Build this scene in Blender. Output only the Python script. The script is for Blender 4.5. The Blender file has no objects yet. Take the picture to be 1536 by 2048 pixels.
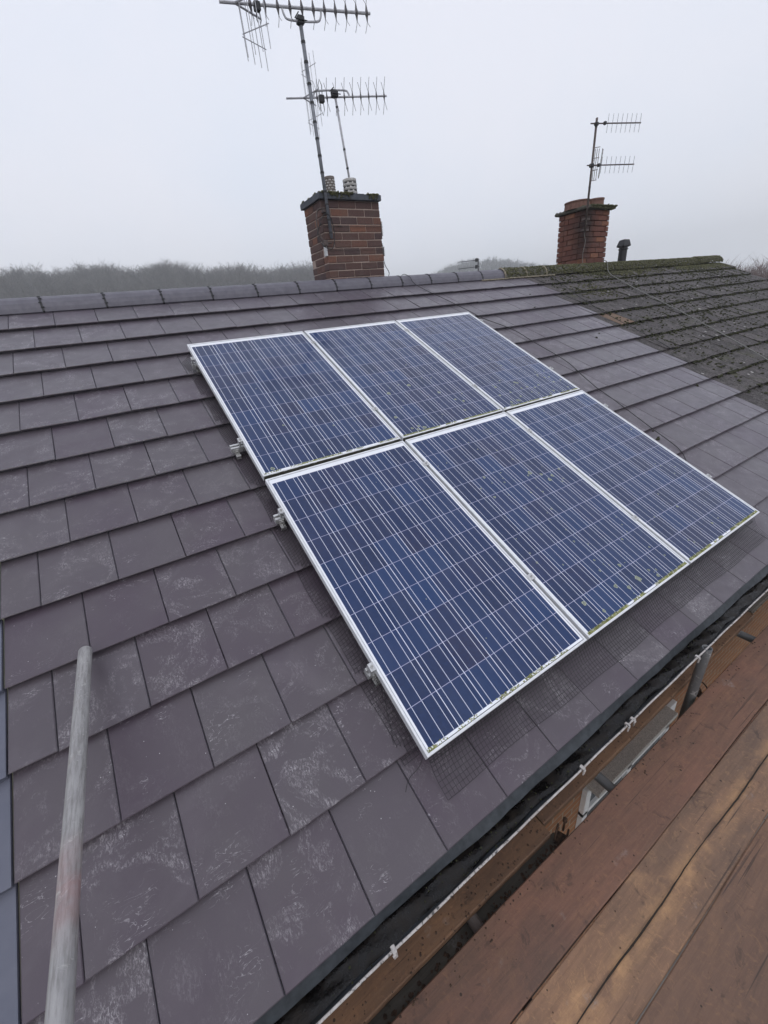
import bpy, math, random
import numpy as np
from mathutils import Matrix, Vector
random.seed(7)
rng = np.random.default_rng(7)
R_ = math.radians
SC = bpy.context.scene
COL = SC.collection

# ------------------------------------------------------------------ camera
cam_d = bpy.data.cameras.new("camera")
cam = bpy.data.objects.new("camera", cam_d)
COL.objects.link(cam)
cam_d.sensor_fit = 'HORIZONTAL'
cam_d.sensor_width = 36.0
cam_d.lens = 18.926
cam_d.clip_start = 0.02
cam_d.clip_end = 6000
CAM = Vector((-0.53939, -0.80842, 1.52443))
RX = Vector((0.83791, -0.53697, -0.09785))
RY = Vector((-0.31046, -0.32145, -0.89458))
RZ = Vector((0.44891, 0.77996, -0.43606))
m = Matrix.Identity(4)
for i in range(3):
    m[i][0] = RX[i]; m[i][1] = -RY[i]; m[i][2] = -RZ[i]; m[i][3] = CAM[i]
cam.matrix_world = m
SC.camera = cam

# ------------------------------------------------------------------ world
SUN_EL, SUN_ROT = R_(38), R_(200)
world = bpy.data.worlds.new("World")
SC.world = world
world.use_nodes = True
wn = world.node_tree
wn.nodes.clear()
w_out = wn.nodes.new('ShaderNodeOutputWorld')
w_bg = wn.nodes.new('ShaderNodeBackground')
w_sky = wn.nodes.new('ShaderNodeTexSky')
w_sky.sky_type = 'NISHITA'
w_sky.sun_disc = False
w_sky.sun_elevation = SUN_EL
w_sky.sun_rotation = SUN_ROT
w_sky.dust_density = 4.0
w_tc = wn.nodes.new('ShaderNodeTexCoord')
w_sep = wn.nodes.new('ShaderNodeSeparateXYZ')
w_ramp = wn.nodes.new('ShaderNodeMapRange')
w_ramp.inputs['From Min'].default_value = 0.0
w_ramp.inputs['From Max'].default_value = 0.75
w_no = wn.nodes.new('ShaderNodeTexNoise')
w_no.inputs['Scale'].default_value = 1.6
w_no.inputs['Detail'].default_value = 4
w_mul = wn.nodes.new('ShaderNodeMath'); w_mul.operation = 'MULTIPLY_ADD'
w_mul.inputs[1].default_value = 0.35; w_mul.inputs[2].default_value = -0.17
w_add = wn.nodes.new('ShaderNodeMath'); w_add.operation = 'ADD'
w_grad = wn.nodes.new('ShaderNodeMix'); w_grad.data_type = 'RGBA'
w_grad.inputs['A'].default_value = (9.5, 9.65, 10.5, 1)      # cloud near the horizon
w_grad.inputs['B'].default_value = (9.1, 9.3, 10.4, 1)       # cloud overhead
w_mix = wn.nodes.new('ShaderNodeMix'); w_mix.data_type = 'RGBA'
w_mix.inputs['Factor'].default_value = 0.93
wn.links.new(w_tc.outputs['Generated'], w_sep.inputs[0])
wn.links.new(w_sep.outputs['Z'], w_ramp.inputs['Value'])
wn.links.new(w_tc.outputs['Generated'], w_no.inputs['Vector'])
wn.links.new(w_no.outputs[0], w_mul.inputs[0])
wn.links.new(w_mul.outputs[0], w_add.inputs[0])
wn.links.new(w_ramp.outputs[0], w_add.inputs[1])
wn.links.new(w_add.outputs[0], w_grad.inputs['Factor'])
w_no2 = wn.nodes.new('ShaderNodeTexNoise'); w_no2.inputs['Scale'].default_value = 2.3; w_no2.inputs['Detail'].default_value = 5
wn.links.new(w_tc.outputs['Generated'], w_no2.inputs['Vector'])
w_r2 = wn.nodes.new('ShaderNodeMapRange'); w_r2.inputs['From Min'].default_value = 0.4; w_r2.inputs['From Max'].default_value = 0.65
w_r2.inputs['To Max'].default_value = 0.7
wn.links.new(w_no2.outputs[0], w_r2.inputs['Value'])
w_pat = wn.nodes.new('ShaderNodeMix'); w_pat.data_type = 'RGBA'
w_pat.inputs['B'].default_value = (8.35, 9.05, 10.4, 1)      # thinner, bluer patches of cloud
wn.links.new(w_r2.outputs[0], w_pat.inputs['Factor'])
wn.links.new(w_grad.outputs['Result'], w_pat.inputs['A'])
wn.links.new(w_sky.outputs[0], w_mix.inputs['A'])
wn.links.new(w_pat.outputs['Result'], w_mix.inputs['B'])
wn.links.new(w_mix.outputs['Result'], w_bg.inputs['Color'])
w_bg.inputs['Strength'].default_value = 0.1
wn.links.new(w_bg.outputs[0], w_out.inputs[0])

sun_d = bpy.data.lights.new("sun", 'SUN')
sun_d.energy = 0.5
sun_d.angle = R_(40)
sun_d.color = (1.0, 0.97, 0.93)
sun = bpy.data.objects.new("sun", sun_d)
COL.objects.link(sun)
sun.rotation_euler = (R_(90) - SUN_EL, 0, R_(180) - SUN_ROT + R_(0))

SC.view_settings.view_transform = 'Standard'
SC.view_settings.look = 'None'
SC.view_settings.gamma = 1
SC.view_settings.exposure = 0.05
SC.cycles.volume_bounces = 2
SC.cycles.max_bounces = 8

# ------------------------------------------------------------------ helpers
PITCH = 0.4575256
CA, SA = math.cos(PITCH), math.sin(PITCH)
ROOF = Matrix.Rotation(PITCH, 4, 'X')          # local x along the eave, y up the slope, z off the roof


class MB:
    """collects geometry for ONE mesh object"""
    def __init__(s):
        s.v = []; s.f = []; s.t = []; s.M = None

    def face(s, idx, t=None):
        s.f.append(tuple(idx)); s.t.append(t or (0.5, 0.5, 0.5, 1))

    def add(s, verts, faces, t=None):
        b = len(s.v)
        s.v.extend([tuple(p) for p in verts])
        for f in faces:
            s.face([b + i for i in f], t)

    def box(s, x0, x1, y0, y1, z0, z1, t=None, M=None):
        P = [(x0, y0, z0), (x1, y0, z0), (x1, y1, z0), (x0, y1, z0), (x0, y0, z1), (x1, y0, z1), (x1, y1, z1), (x0, y1, z1)]
        if M is not None:
            P = [tuple(M @ Vector(p)) for p in P]
        s.add(P, [(3, 2, 1, 0), (4, 5, 6, 7), (0, 1, 5, 4), (1, 2, 6, 5), (2, 3, 7, 6), (3, 0, 4, 7)], t)

    def cbox(s, x0, x1, y0, y1, z0, z1, c=0.003, t=None, M=None):
        """box with chamfered edges"""
        P = []
        for (z, q) in ((z0, c), (z0 + c, 0), (z1 - c, 0), (z1, c)):
            P += [(x0 + q, y0 + q, z), (x1 - q, y0 + q, z), (x1 - q, y1 - q, z), (x0 + q, y1 - q, z)]
        if M is not None:
            P = [tuple(M @ Vector(p)) for p in P]
        F = [(3, 2, 1, 0), (12, 13, 14, 15)]
        for k in range(3):
            for j in range(4):
                a, b = k * 4 + j, k * 4 + (j + 1) % 4
                F.append((a, b, b + 4, a + 4))
        s.add(P, F, t)

    def tube(s, pts, r, n=8, caps=True, t=None):
        """tube through points; r a number or a list"""
        pts = [Vector(p) for p in pts]
        N = len(pts)
        rs = [r] * N if isinstance(r, (int, float)) else r
        b = len(s.v)
        prev = None
        for i, p in enumerate(pts):
            d = (pts[min(i + 1, N - 1)] - pts[max(i - 1, 0)]).normalized()
            if prev is None:
                a = Vector((0, 0, 1)) if abs(d.z) < 0.9 else Vector((1, 0, 0))
                u = d.cross(a).normalized()
            else:
                u = (prev - d * prev.dot(d)).normalized()
            prev = u
            w = d.cross(u)
            for k in range(n):
                an = 2 * math.pi * k / n
                s.v.append(tuple(p + (u * math.cos(an) + w * math.sin(an)) * rs[i]))
        for i in range(N - 1):
            for k in range(n):
                a, c = b + i * n + k, b + i * n + (k + 1) % n
                s.face((a, c, c + n, a + n), t)
        if caps:
            s.face([b + k for k in range(n)][::-1], t)
            s.face([b + (N - 1) * n + k for k in range(n)], t)

    def lathe(s, prof, c, n=24, axis=None, t=None):
        """prof: list of (radius, height)"""
        A = axis or Matrix.Identity(3)
        b = len(s.v)
        for (r, h) in prof:
            for k in range(n):
                an = 2 * math.pi * k / n
                s.v.append(tuple(Vector(c) + A @ Vector((r * math.cos(an), r * math.sin(an), h))))
        for i in range(len(prof) - 1):
            for k in range(n):
                a, d = b + i * n + k, b + i * n + (k + 1) % n
                s.face((a, d, d + n, a + n), t)

    def blob(s, c, r, sq=0.6, t=None, M=None, jit=0.3):
        """rough low clump"""
        n, k = 6, 3
        c = Vector(c)
        b = len(s.v)
        P = []
        for i in range(1, k + 1):
            th = math.pi * i / (k + 1)
            for j in range(n):
                ph = 2 * math.pi * (j + 0.5 * (i % 2)) / n
                q = r * random.uniform(1 - jit, 1 + jit)
                P.append(Vector((q * math.sin(th) * math.cos(ph), q * math.sin(th) * math.sin(ph), q * math.cos(th) * sq)))
        P.append(Vector((0, 0, r * sq))); P.append(Vector((0, 0, -r * sq)))
        s.v.extend([tuple(c + p) for p in P])
        for i in range(k - 1):
            for j in range(n):
                a, d = b + i * n + j, b + i * n + (j + 1) % n
                s.face((a, a + n, d + n, d), t)
        for j in range(n):
            s.face((b + k * n, b + j, b + (j + 1) % n), t)
            s.face((b + k * n + 1, b + (k - 1) * n + (j + 1) % n, b + (k - 1) * n + j), t)

    def extrude(s, prof, x0, x1, t=None, closed=False, M=None, segs=1, fn=None):
        """profile of (y,z) swept along x; fn(x,y,z)->point may bend it"""
        n = len(prof)
        b = len(s.v)
        for i in range(segs + 1):
            x = x0 + (x1 - x0) * i / segs
            for (y, z) in prof:
                p = Vector((x, y, z)) if fn is None else Vector(fn(x, y, z))
                if M is not None:
                    p = M @ p
                s.v.append(tuple(p))
        for i in range(segs):
            for k in range(n if closed else n - 1):
                a, c = b + i * n + k, b + i * n + (k + 1) % n
                s.face((a, c, c + n, a + n), t)
        if closed:
            s.face([b + k for k in range(n)][::-1], t)
            s.face([b + segs * n + k for k in range(n)], t)


def world_of(o):
    return o.matrix_basis.copy() if o.parent is None else world_of(o.parent) @ o.matrix_basis


def obj(name, mb, mat, parent=None, M=None, smooth=False):
    me = bpy.data.meshes.new(name)
    me.from_pydata(mb.v, [], mb.f)
    me.update()
    if mb.t:
        at = me.attributes.new('tint', 'FLOAT_COLOR', 'FACE')
        at.data.foreach_set('color', np.array(mb.t, dtype=np.float32).ravel())
    if smooth:
        me.polygons.foreach_set('use_smooth', [True] * len(me.polygons))
    me.materials.append(mat)
    o = bpy.data.objects.new(name, me)
    COL.objects.link(o)
    W = M if M is not None else Matrix.Identity(4)
    if parent is not None:
        o.parent = parent
        o.matrix_basis = world_of(parent).inverted() @ W
    else:
        o.matrix_basis = W
    return o


def tag(o, label=None, cat=None, group=None, kind=None):
    if label: o['label'] = label
    if cat: o['category'] = cat
    if group: o['group'] = group
    if kind: o['kind'] = kind
    return o


def empty(name, M, label, cat, group=None):
    o = bpy.data.objects.new(name, None)
    o.empty_display_size = 0.1
    COL.objects.link(o)
    o.matrix_basis = M
    return tag(o, label, cat, group)


def T(x, y, z):
    return Matrix.Translation((x, y, z))


def copy_tree(o, parent=None):
    c = o.copy()
    COL.objects.link(c)
    c.parent = parent
    for ch in list(o.children):
        copy_tree(ch, c)
    return c


# ------------------------------------------------------------------ materials
class NT:
    def __init__(s, name):
        s.m = bpy.data.materials.new(name)
        s.m.use_nodes = True
        s.t = s.m.node_tree
        s.b = s.t.nodes['Principled BSDF']

    def link(s, a, b):
        s.t.links.new(a, b)

    def put(s, sock, v):
        if isinstance(v, bpy.types.NodeSocket):
            s.link(v, sock)
        elif isinstance(v, (tuple, list)) and len(v) == 3 and sock.type == 'RGBA':
            sock.default_value = (*v, 1)
        else:
            sock.default_value = v

    def math(s, op, a, b=0.0, c=0.0, clamp=False):
        n = s.t.nodes.new('ShaderNodeMath'); n.operation = op; n.use_clamp = clamp
        s.put(n.inputs[0], a); s.put(n.inputs[1], b)
        if len(n.inputs) > 2: s.put(n.inputs[2], c)
        return n.outputs[0]

    def mix(s, f, a, b, mode='MIX'):
        n = s.t.nodes.new('ShaderNodeMix'); n.data_type = 'RGBA'; n.blend_type = mode
        s.put(n.inputs['Factor'], f)
        s.put(n.inputs['A'], a); s.put(n.inputs['B'], b)
        return n.outputs['Result']

    def co(s, kind='Object'):
        n = s.t.nodes.new('ShaderNodeTexCoord')
        return n.outputs[kind]

    def geo(s, o='Position'):
        return s.t.nodes.new('ShaderNodeNewGeometry').outputs[o]

    def scale(s, vec, sc, off=None):
        n = s.t.nodes.new('ShaderNodeVectorMath'); n.operation = 'MULTIPLY_ADD'
        s.put(n.inputs[0], vec); n.inputs[1].default_value = sc
        if off is not None: s.put(n.inputs[2], off)
        return n.outputs[0]

    def noise(s, vec, scale, detail=4, rough=0.55, dist=0.0, col=False):
        n = s.t.nodes.new('ShaderNodeTexNoise')
        s.put(n.inputs['Vector'], vec)
        n.inputs['Scale'].default_value = scale
        n.inputs['Detail'].default_value = detail
        n.inputs['Roughness'].default_value = rough
        n.inputs['Distortion'].default_value = dist
        return n.outputs[1 if col else 0]

    def vor(s, vec, scale, out='Distance', rnd=1.0):
        n = s.t.nodes.new('ShaderNodeTexVoronoi')
        s.put(n.inputs['Vector'], vec)
        n.inputs['Scale'].default_value = scale
        n.inputs['Randomness'].default_value = rnd
        return n.outputs[out]

    def ramp(s, v, a, b, lo=0.0, hi=1.0):
        n = s.t.nodes.new('ShaderNodeMapRange')
        s.put(n.inputs['Value'], v)
        n.inputs['From Min'].default_value = a; n.inputs['From Max'].default_value = b
        n.inputs['To Min'].default_value = lo; n.inputs['To Max'].default_value = hi
        return n.outputs[0]

    def sep(s, v):
        n = s.t.nodes.new('ShaderNodeSeparateXYZ')
        s.put(n.inputs[0], v)
        return n.outputs[0], n.outputs[1], n.outputs[2]

    def tint(s):
        n = s.t.nodes.new('ShaderNodeAttribute'); n.attribute_name = 'tint'
        return n.outputs['Color'], n.outputs['Vector']

    def bump(s, h, strength=0.4, dist=0.01):
        n = s.t.nodes.new('ShaderNodeBump')
        n.inputs['Strength'].default_value = strength
        n.inputs['Distance'].default_value = dist
        s.put(n.inputs['Height'], h)
        s.link(n.outputs[0], s.b.inputs['Normal'])

    def done(s, col=None, rough=None, metal=None, spec=None):
        if col is not None: s.put(s.b.inputs['Base Color'], col)
        if rough is not None: s.put(s.b.inputs['Roughness'], rough)
        if metal is not None: s.put(s.b.inputs['Metallic'], metal)
        if spec is not None: s.put(s.b.inputs['Specular IOR Level'], spec)
        return s.m


def simple(name, c1, c2, scale=20, rough=0.6, metal=0.0, bump=0.0, bd=0.002, stretch=(1, 1, 1), spec=0.5):
    n = NT(name)
    v = n.scale(n.co(), stretch)
    f = n.noise(v, scale, 6, 0.6)
    c = n.mix(n.ramp(f, 0.35, 0.65), c1, c2)
    if bump: n.bump(f, bump, bd)
    return n.done(c, rough, metal, spec)


def mat_new_tile():
    n = NT('new_concrete_tile')
    o = n.co(); tc, tv = n.tint()
    tr, tg, tb = n.sep(tv)
    off = n.scale(tv, (37.0, 53.0, 11.0))
    nn = n.t.nodes.new('ShaderNodeVectorMath'); nn.operation = 'ADD'
    n.put(nn.inputs[0], o); n.put(nn.inputs[1], off)
    p = nn.outputs[0]
    base = n.mix(tr, (0.068, 0.046, 0.066), (0.084, 0.068, 0.082))
    base = n.mix(n.math('MULTIPLY', n.ramp(n.noise(p, 3.2, 3), 0.35, 0.7), 0.5), base, (0.098, 0.086, 0.090))
    base = n.mix(n.math('MULTIPLY', n.ramp(n.noise(p, 130, 3, 0.7), 0.4, 0.75), 0.22), base, (0.062, 0.053, 0.062))
    # pale dusty bloom, in clouds
    cl = n.ramp(n.noise(p, 5.6, 5, 0.66, 1.6), 0.495, 0.69)
    fine = n.ramp(n.noise(n.scale(p, (1.0, 0.45, 1.0)), 150, 6, 0.8, 0.8), 0.48, 0.64)
    sc = n.math('MULTIPLY', n.math('MULTIPLY', cl, fine), n.ramp(tg, 0.15, 0.95, 0.15, 1.4))
    base = n.mix(n.math('MULTIPLY', sc, 0.68, clamp=True), base, (0.50, 0.47, 0.49))
    # soft bloom without grain
    cl2 = n.ramp(n.noise(p, 2.6, 5, 0.6, 0.8), 0.52, 0.8)
    base = n.mix(n.math('MULTIPLY', cl2, 0.13), base, (0.30, 0.27, 0.29))
    # curved rub marks
    wv = n.noise(n.scale(p, (1.0, 2.6, 1.0)), 9, 3, 0.5, 2.2)
    ln = n.math('SUBTRACT', 1.0, n.math('MULTIPLY', n.math('ABSOLUTE', n.math('SUBTRACT', wv, 0.5)), 55.0), clamp=True)
    msk = n.ramp(n.noise(p, 7.0, 2), 0.56, 0.68)
    ln = n.math('MULTIPLY', n.math('MULTIPLY', ln, msk), n.ramp(n.noise(p, 90, 3), 0.4, 0.7))
    base = n.mix(n.math('MULTIPLY', ln, 0.85, clamp=True), base, (0.58, 0.55, 0.57))
    # white specks
    d = n.vor(p, 32)
    sp = n.math('LESS_THAN', d, n.ramp(n.noise(p, 6, 2), 0.45, 0.85, 0.02, 0.10))
    base = n.mix(n.math('MULTIPLY', sp, 0.65), base, (0.62, 0.6, 0.6))
    rough = n.ramp(n.noise(p, 11, 3), 0.3, 0.7, 0.34, 0.5)
    h = n.math('ADD', n.math('MULTIPLY', n.noise(p, 160, 4, 0.7), 0.5), n.math('MULTIPLY', n.noise(p, 4, 2), 1.0))
    n.bump(h, 0.22, 0.004)
    n.b.inputs['Sheen Weight'].default_value = 0.2
    n.b.inputs['Sheen Roughness'].default_value = 0.45
    n.b.inputs['Sheen Tint'].default_value = (0.85, 0.88, 1.0, 1)
    return n.done(base, rough, 0, 0.6)


def mat_old_tile():
    n = NT('old_mossy_tile')
    o = n.co(); tc, tv = n.tint()
    tr, tg, tb = n.sep(tv)
    base = n.mix(tr, (0.060, 0.052, 0.055), (0.102, 0.090, 0.090))
    base = n.mix(n.ramp(n.noise(o, 11, 6, 0.72), 0.45, 0.60), base, (0.030, 0.027, 0.025))
    base = n.mix(n.math('MULTIPLY', n.ramp(n.noise(o, 48, 5, 0.75), 0.5, 0.66), 0.75), base, (0.19, 0.175, 0.165))
    base = n.mix(n.math('MULTIPLY', n.ramp(n.noise(o, 3.5, 4, 0.6), 0.6, 0.75), 0.7), base, (0.07, 0.075, 0.03))
    d = n.vor(n.scale(o, (1, 1, 0.2)), 7.5)
    th = n.ramp(n.noise(o, 2.2, 2), 0.35, 0.7, 0.08, 0.27)
    rag = n.math('MULTIPLY', n.noise(o, 45, 3), 0.18)
    sp = n.math('LESS_THAN', n.math('ADD', d, rag), th)
    base = n.mix(n.math('MULTIPLY', sp, 0.85), base, (0.50, 0.48, 0.46))
    bare = n.math('GREATER_THAN', tb, 0.985)                       # one bare brown tile
    base = n.mix(n.math('MULTIPLY', bare, 0.85), base, (0.19, 0.125, 0.085))
    h = n.noise(o, 50, 5, 0.7)
    n.bump(h, 0.6, 0.01)
    return n.done(base, 0.8, 0, 0.3)


def mat_glass():
    """polycrystalline cells under glass: 6 x 10 cells, three busbars in each"""
    n = NT('solar_cells_under_glass')
    o = n.co()
    x, y, z = n.sep(o)
    P = 0.158
    cx = n.math('DIVIDE', n.math('SUBTRACT', x, 0.022), P)
    cy = n.math('DIVIDE', n.math('SUBTRACT', y, 0.024), P)
    fx = n.math('FRACT', cx); fy = n.math('FRACT', cy)

    def near(f, c, w):
        return n.math('LESS_THAN', n.math('ABSOLUTE', n.math('SUBTRACT', f, c)), w)
    bus = n.math('MAXIMUM', n.math('MAXIMUM', near(fx, 1 / 6, 0.0084), near(fx, 0.5, 0.0084)), near(fx, 5 / 6, 0.0084))
    gx = n.math('MAXIMUM', near(fx, 0.0, 0.0105), near(fx, 1.0, 0.0105))
    gy = n.math('MAXIMUM', near(fy, 0.0, 0.0085), near(fy, 1.0, 0.0085))
    inside = n.math('MULTIPLY', n.math('MULTIPLY', n.math('GREATER_THAN', cx, 0.0), n.math('LESS_THAN', cx, 6.0)),
                    n.math('MULTIPLY', n.math('GREATER_THAN', cy, 0.0), n.math('LESS_THAN', cy, 10.0)))
    # random per cell
    cmb = n.t.nodes.new('ShaderNodeCombineXYZ')
    n.put(cmb.inputs[0], n.math('FLOOR', cx)); n.put(cmb.inputs[1], n.math('FLOOR', cy))
    oi = n.t.nodes.new('ShaderNodeObjectInfo')
    n.put(cmb.inputs[2], n.math('MULTIPLY', oi.outputs['Random'], 50.0))
    wn_ = n.t.nodes.new('ShaderNodeTexWhiteNoise'); wn_.noise_dimensions = '3D'
    n.put(wn_.inputs['Vector'], cmb.outputs[0])
    rv = wn_.outputs['Value']
    base = n.mix(rv, (0.008, 0.019, 0.068), (0.012, 0.040, 0.130))
    pur = n.ramp(n.math('FRACT', n.math('MULTIPLY', rv, 7.31)), 0.55, 1.0)
    base = n.mix(n.math('MULTIPLY', pur, 0.5), base, (0.024, 0.020, 0.058))
    vc = n.vor(n.scale(o, (1, 1, 0)), 85, 'Color')
    vr, vg, vb = n.sep(vc)
    base = n.mix(n.math('MULTIPLY', vr, 0.28), base, (0.016, 0.046, 0.150))
    base = n.mix(n.math('MULTIPLY', n.ramp(n.noise(o, 2.2, 3), 0.35, 0.7), 0.4), base, (0.014, 0.034, 0.115))
    base = n.mix(n.math('MULTIPLY', gy, 0.62), base, (0.58, 0.58, 0.80))
    base = n.mix(n.math('MULTIPLY', gx, 0.95), base, (0.80, 0.82, 0.95))
    base = n.mix(n.math('MULTIPLY', n.math('MULTIPLY', bus, n.math('SUBTRACT', 1.0, gy)), 0.95), base, (0.70, 0.73, 0.86))
    base = n.mix(inside, (0.86, 0.88, 0.92), base)
    # dust film
    du = n.ramp(n.noise(n.scale(o, (1.0, 0.35, 1)), 7, 5, 0.65), 0.4, 0.8)
    base = n.mix(n.math('MULTIPLY', du, 0.045), base, (0.45, 0.42, 0.40))
    n.done(base, n.ramp(du, 0, 1, 0.07, 0.2), 0, 0.5)
    n.b.inputs['IOR'].default_value = 1.45
    n.b.inputs['Coat Weight'].default_value = 0.0
    return n.m


def mat_lichen_strip():
    n = NT('green_growth')
    o = n.co()
    f = n.noise(o, 40, 4, 0.6)
    c = n.mix(n.ramp(f, 0.4, 0.6), (0.33, 0.34, 0.15), (0.12, 0.13, 0.04))
    c = n.mix(n.ramp(n.noise(o, 13, 3), 0.55, 0.7), c, (0.5, 0.5, 0.42))
    n.bump(f, 0.6, 0.003)
    return n.done(c, 0.9, 0, 0.2)


def mat_board(name, c_a, c_b, c_hi, hi=0.5, dark=(0.05, 0.038, 0.034), ridge=None):
    n = NT(name)
    o = n.co(); tc, tv = n.tint()
    off = n.scale(tv, (31.0, 17.0, 0.0))
    nn = n.t.nodes.new('ShaderNodeVectorMath'); nn.operation = 'ADD'
    n.put(nn.inputs[0], o); n.put(nn.inputs[1], off)
    p = nn.outputs[0]
    g = n.scale(p, (0.14, 1.6, 1.0))
    grain = n.noise(g, 34, 8, 0.7, 0.8)
    broad = n.noise(n.scale(p, (0.5, 1.4, 1)), 4.2, 5, 0.6, 0.5)
    c = n.mix(n.ramp(broad, 0.35, 0.66), c_a, c_b)
    hi_m = n.ramp(n.noise(n.scale(p, (0.55, 1.3, 1)), 3.6, 6, 0.68, 0.7), 0.54, 0.76)
    c = n.mix(n.math('MULTIPLY', hi_m, hi), c, c_hi)
    c = n.mix(n.math('MULTIPLY', n.ramp(grain, 0.42, 0.72), 0.36), c, dark)
    scr = n.noise(n.scale(p, (0.8, 0.7, 1)), 30, 6, 0.78, 2.6)
    c = n.mix(n.math('MULTIPLY', n.ramp(scr, 0.53, 0.68), 0.42), c, c_hi)
    if ridge is not None:                                  # fibres worn pale on both sides of the split
        x, y, z = n.sep(o)
        bd = n.ramp(n.math('ABSOLUTE', n.math('SUBTRACT', y, ridge)), 0.0, 0.055, 1.0, 0.0)
        bd = n.math('MULTIPLY', bd, n.ramp(n.noise(n.scale(p, (0.8, 1.2, 1)), 6.5, 6, 0.7), 0.42, 0.62))
        c = n.mix(n.math('MULTIPLY', bd, 0.75, clamp=True), c, (0.58, 0.34, 0.17))
    # dark mud marks and pale mortar splashes
    dk = n.ramp(n.noise(p, 16, 5, 0.65, 0.6), 0.60, 0.70)
    c = n.mix(n.math('MULTIPLY', dk, 0.55), c, dark)
    spl = n.math('MULTIPLY', n.ramp(n.noise(p, 7.5, 3, 0.6), 0.665, 0.74), n.ramp(n.noise(p, 70, 4, 0.7), 0.4, 0.65))
    c = n.mix(n.math('MULTIPLY', spl, 0.6), c, (0.34, 0.30, 0.28))
    d = n.vor(p, 11)
    c = n.mix(n.math('MULTIPLY', n.math('LESS_THAN', d, 0.055), 0.8), c, (0.02, 0.017, 0.015))
    h = n.math('ADD', grain, n.math('MULTIPLY', n.noise(p, 60, 4), 0.5))
    n.bump(h, 0.35, 0.004)
    chk = n.noise(n.scale(p, (0.05, 2.6, 1.0)), 26, 3, 0.5, 0.25)
    chk = n.math('MULTIPLY', n.ramp(chk, 0.655, 0.69), n.ramp(n.noise(n.scale(p, (0.6, 1, 1)), 3.1, 2), 0.42, 0.55))
    c = n.mix(n.math('MULTIPLY', chk, 0.75), c, dark)
    wet = n.ramp(n.noise(n.scale(p, (0.7, 1.2, 1)), 2.1, 4, 0.6), 0.45, 0.68)
    c = n.mix(n.math('MULTIPLY', wet, 0.36), c, dark)
    return n.done(c, n.ramp(wet, 0.0, 1.0, 0.8, 0.45), 0, 0.25)


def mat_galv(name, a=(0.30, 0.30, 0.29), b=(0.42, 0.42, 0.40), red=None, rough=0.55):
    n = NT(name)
    o = n.co()
    f = n.noise(n.scale(o, (1, 1, 0.25)), 22, 6, 0.65)
    c = n.mix(n.ramp(f, 0.35, 0.65), a, b)
    f2 = n.noise(n.scale(o, (1, 1, 0.12)), 120, 5, 0.7)
    c = n.mix(n.math('MULTIPLY', n.ramp(f2, 0.45, 0.7), 0.6), c, (0.13, 0.12, 0.11))
    f3 = n.ramp(n.noise(o, 26, 5, 0.7, 1.0), 0.60, 0.68)
    c = n.mix(n.math('MULTIPLY', f3, 0.45), c, (0.62, 0.60, 0.58))
    c = n.mix(n.math('MULTIPLY', n.ramp(n.noise(o, 9, 4), 0.6, 0.75), 0.4), c, (0.24, 0.20, 0.16))
    if red is not None:
        x, y, z = n.sep(o)
        band = n.math('SUBTRACT', 1.0, n.math('MULTIPLY', n.math('ABSOLUTE', n.math('SUBTRACT', z, red)), 7.0), clamp=True)
        band = n.math('MULTIPLY', band, n.ramp(n.noise(o, 18, 4), 0.3, 0.6))
        c = n.mix(n.math('MULTIPLY', band, 0.42), c, (0.36, 0.13, 0.13))
    n.bump(f2, 0.3, 0.002)
    return n.done(c, rough, 0.25, 0.5)


def mat_brick(name, reds, stain=None, dark=(0.05, 0.035, 0.035)):
    """for built bricks: each brick has its own random value"""
    n = NT(name)
    o = n.co(); tc, tv = n.tint()
    tr, tg, tb = n.sep(tv)
    c = n.mix(tr, reds[0], reds[1])
    c = n.mix(n.ramp(tg, 0.80, 1.0), c, reds[2])
    c = n.mix(n.math('MULTIPLY', n.ramp(n.noise(o, 60, 5, 0.7), 0.42, 0.7), 0.55), c, dark)
    c = n.mix(n.math('MULTIPLY', n.ramp(n.noise(o, 9, 4), 0.5, 0.75), 0.35), c, (0.13, 0.115, 0.10))
    if stain is not None:
        g = n.geo()
        vd = n.t.nodes.new('ShaderNodeVectorMath'); vd.operation = 'DISTANCE'
        n.put(vd.inputs[0], n.scale(g, (1, 1, 0.45))); vd.inputs[1].default_value = (stain[0], stain[1], stain[2] * 0.45)
        mk = n.ramp(n.math('ADD', vd.outputs['Value'], n.math('MULTIPLY', n.noise(o, 12, 4), 0.14)), 0.14, 0.36, 1.0, 0.0)
        c = n.mix(n.math('MULTIPLY', mk, 0.85), c, (0.022, 0.018, 0.018))
    n.bump(n.noise(o, 90, 5, 0.7), 0.5, 0.006)
    return n.done(c, 0.85, 0, 0.3)


M_TILE = mat_new_tile()
M_OLD = mat_old_tile()
M_CELL = mat_glass()
M_FRAME = simple('anodised_aluminium', (0.72, 0.73, 0.75), (0.83, 0.84, 0.86), 26, 0.42, 0.3)
M_RAIL = simple('mill_aluminium', (0.50, 0.50, 0.50), (0.66, 0.66, 0.66), 90, 0.4, 0.7)
M_STEEL = simple('stainless_steel', (0.42, 0.41, 0.40), (0.55, 0.55, 0.54), 50, 0.4, 0.8)
M_GROW = mat_lichen_strip()
M_LICHEN = simple('pale_lichen', (0.42, 0.45, 0.36), (0.22, 0.25, 0.15), 220, 0.9, 0, 0.4)
M_UNDER = simple('black_underlay', (0.012, 0.012, 0.013), (0.02, 0.02, 0.021), 20, 0.9)
M_RIDGE = simple('smooth_ridge_tile', (0.112, 0.106, 0.130), (0.145, 0.138, 0.164), 14, 0.55, 0, 0.15)
M_BLACKP = simple('black_plastic', (0.012, 0.012, 0.014), (0.026, 0.026, 0.03), 60, 0.5)
M_TRAY = simple('slate_blue_plastic', (0.022, 0.026, 0.031), (0.045, 0.052, 0.060), 30, 0.6, 0, 0.3, 0.004)
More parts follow.
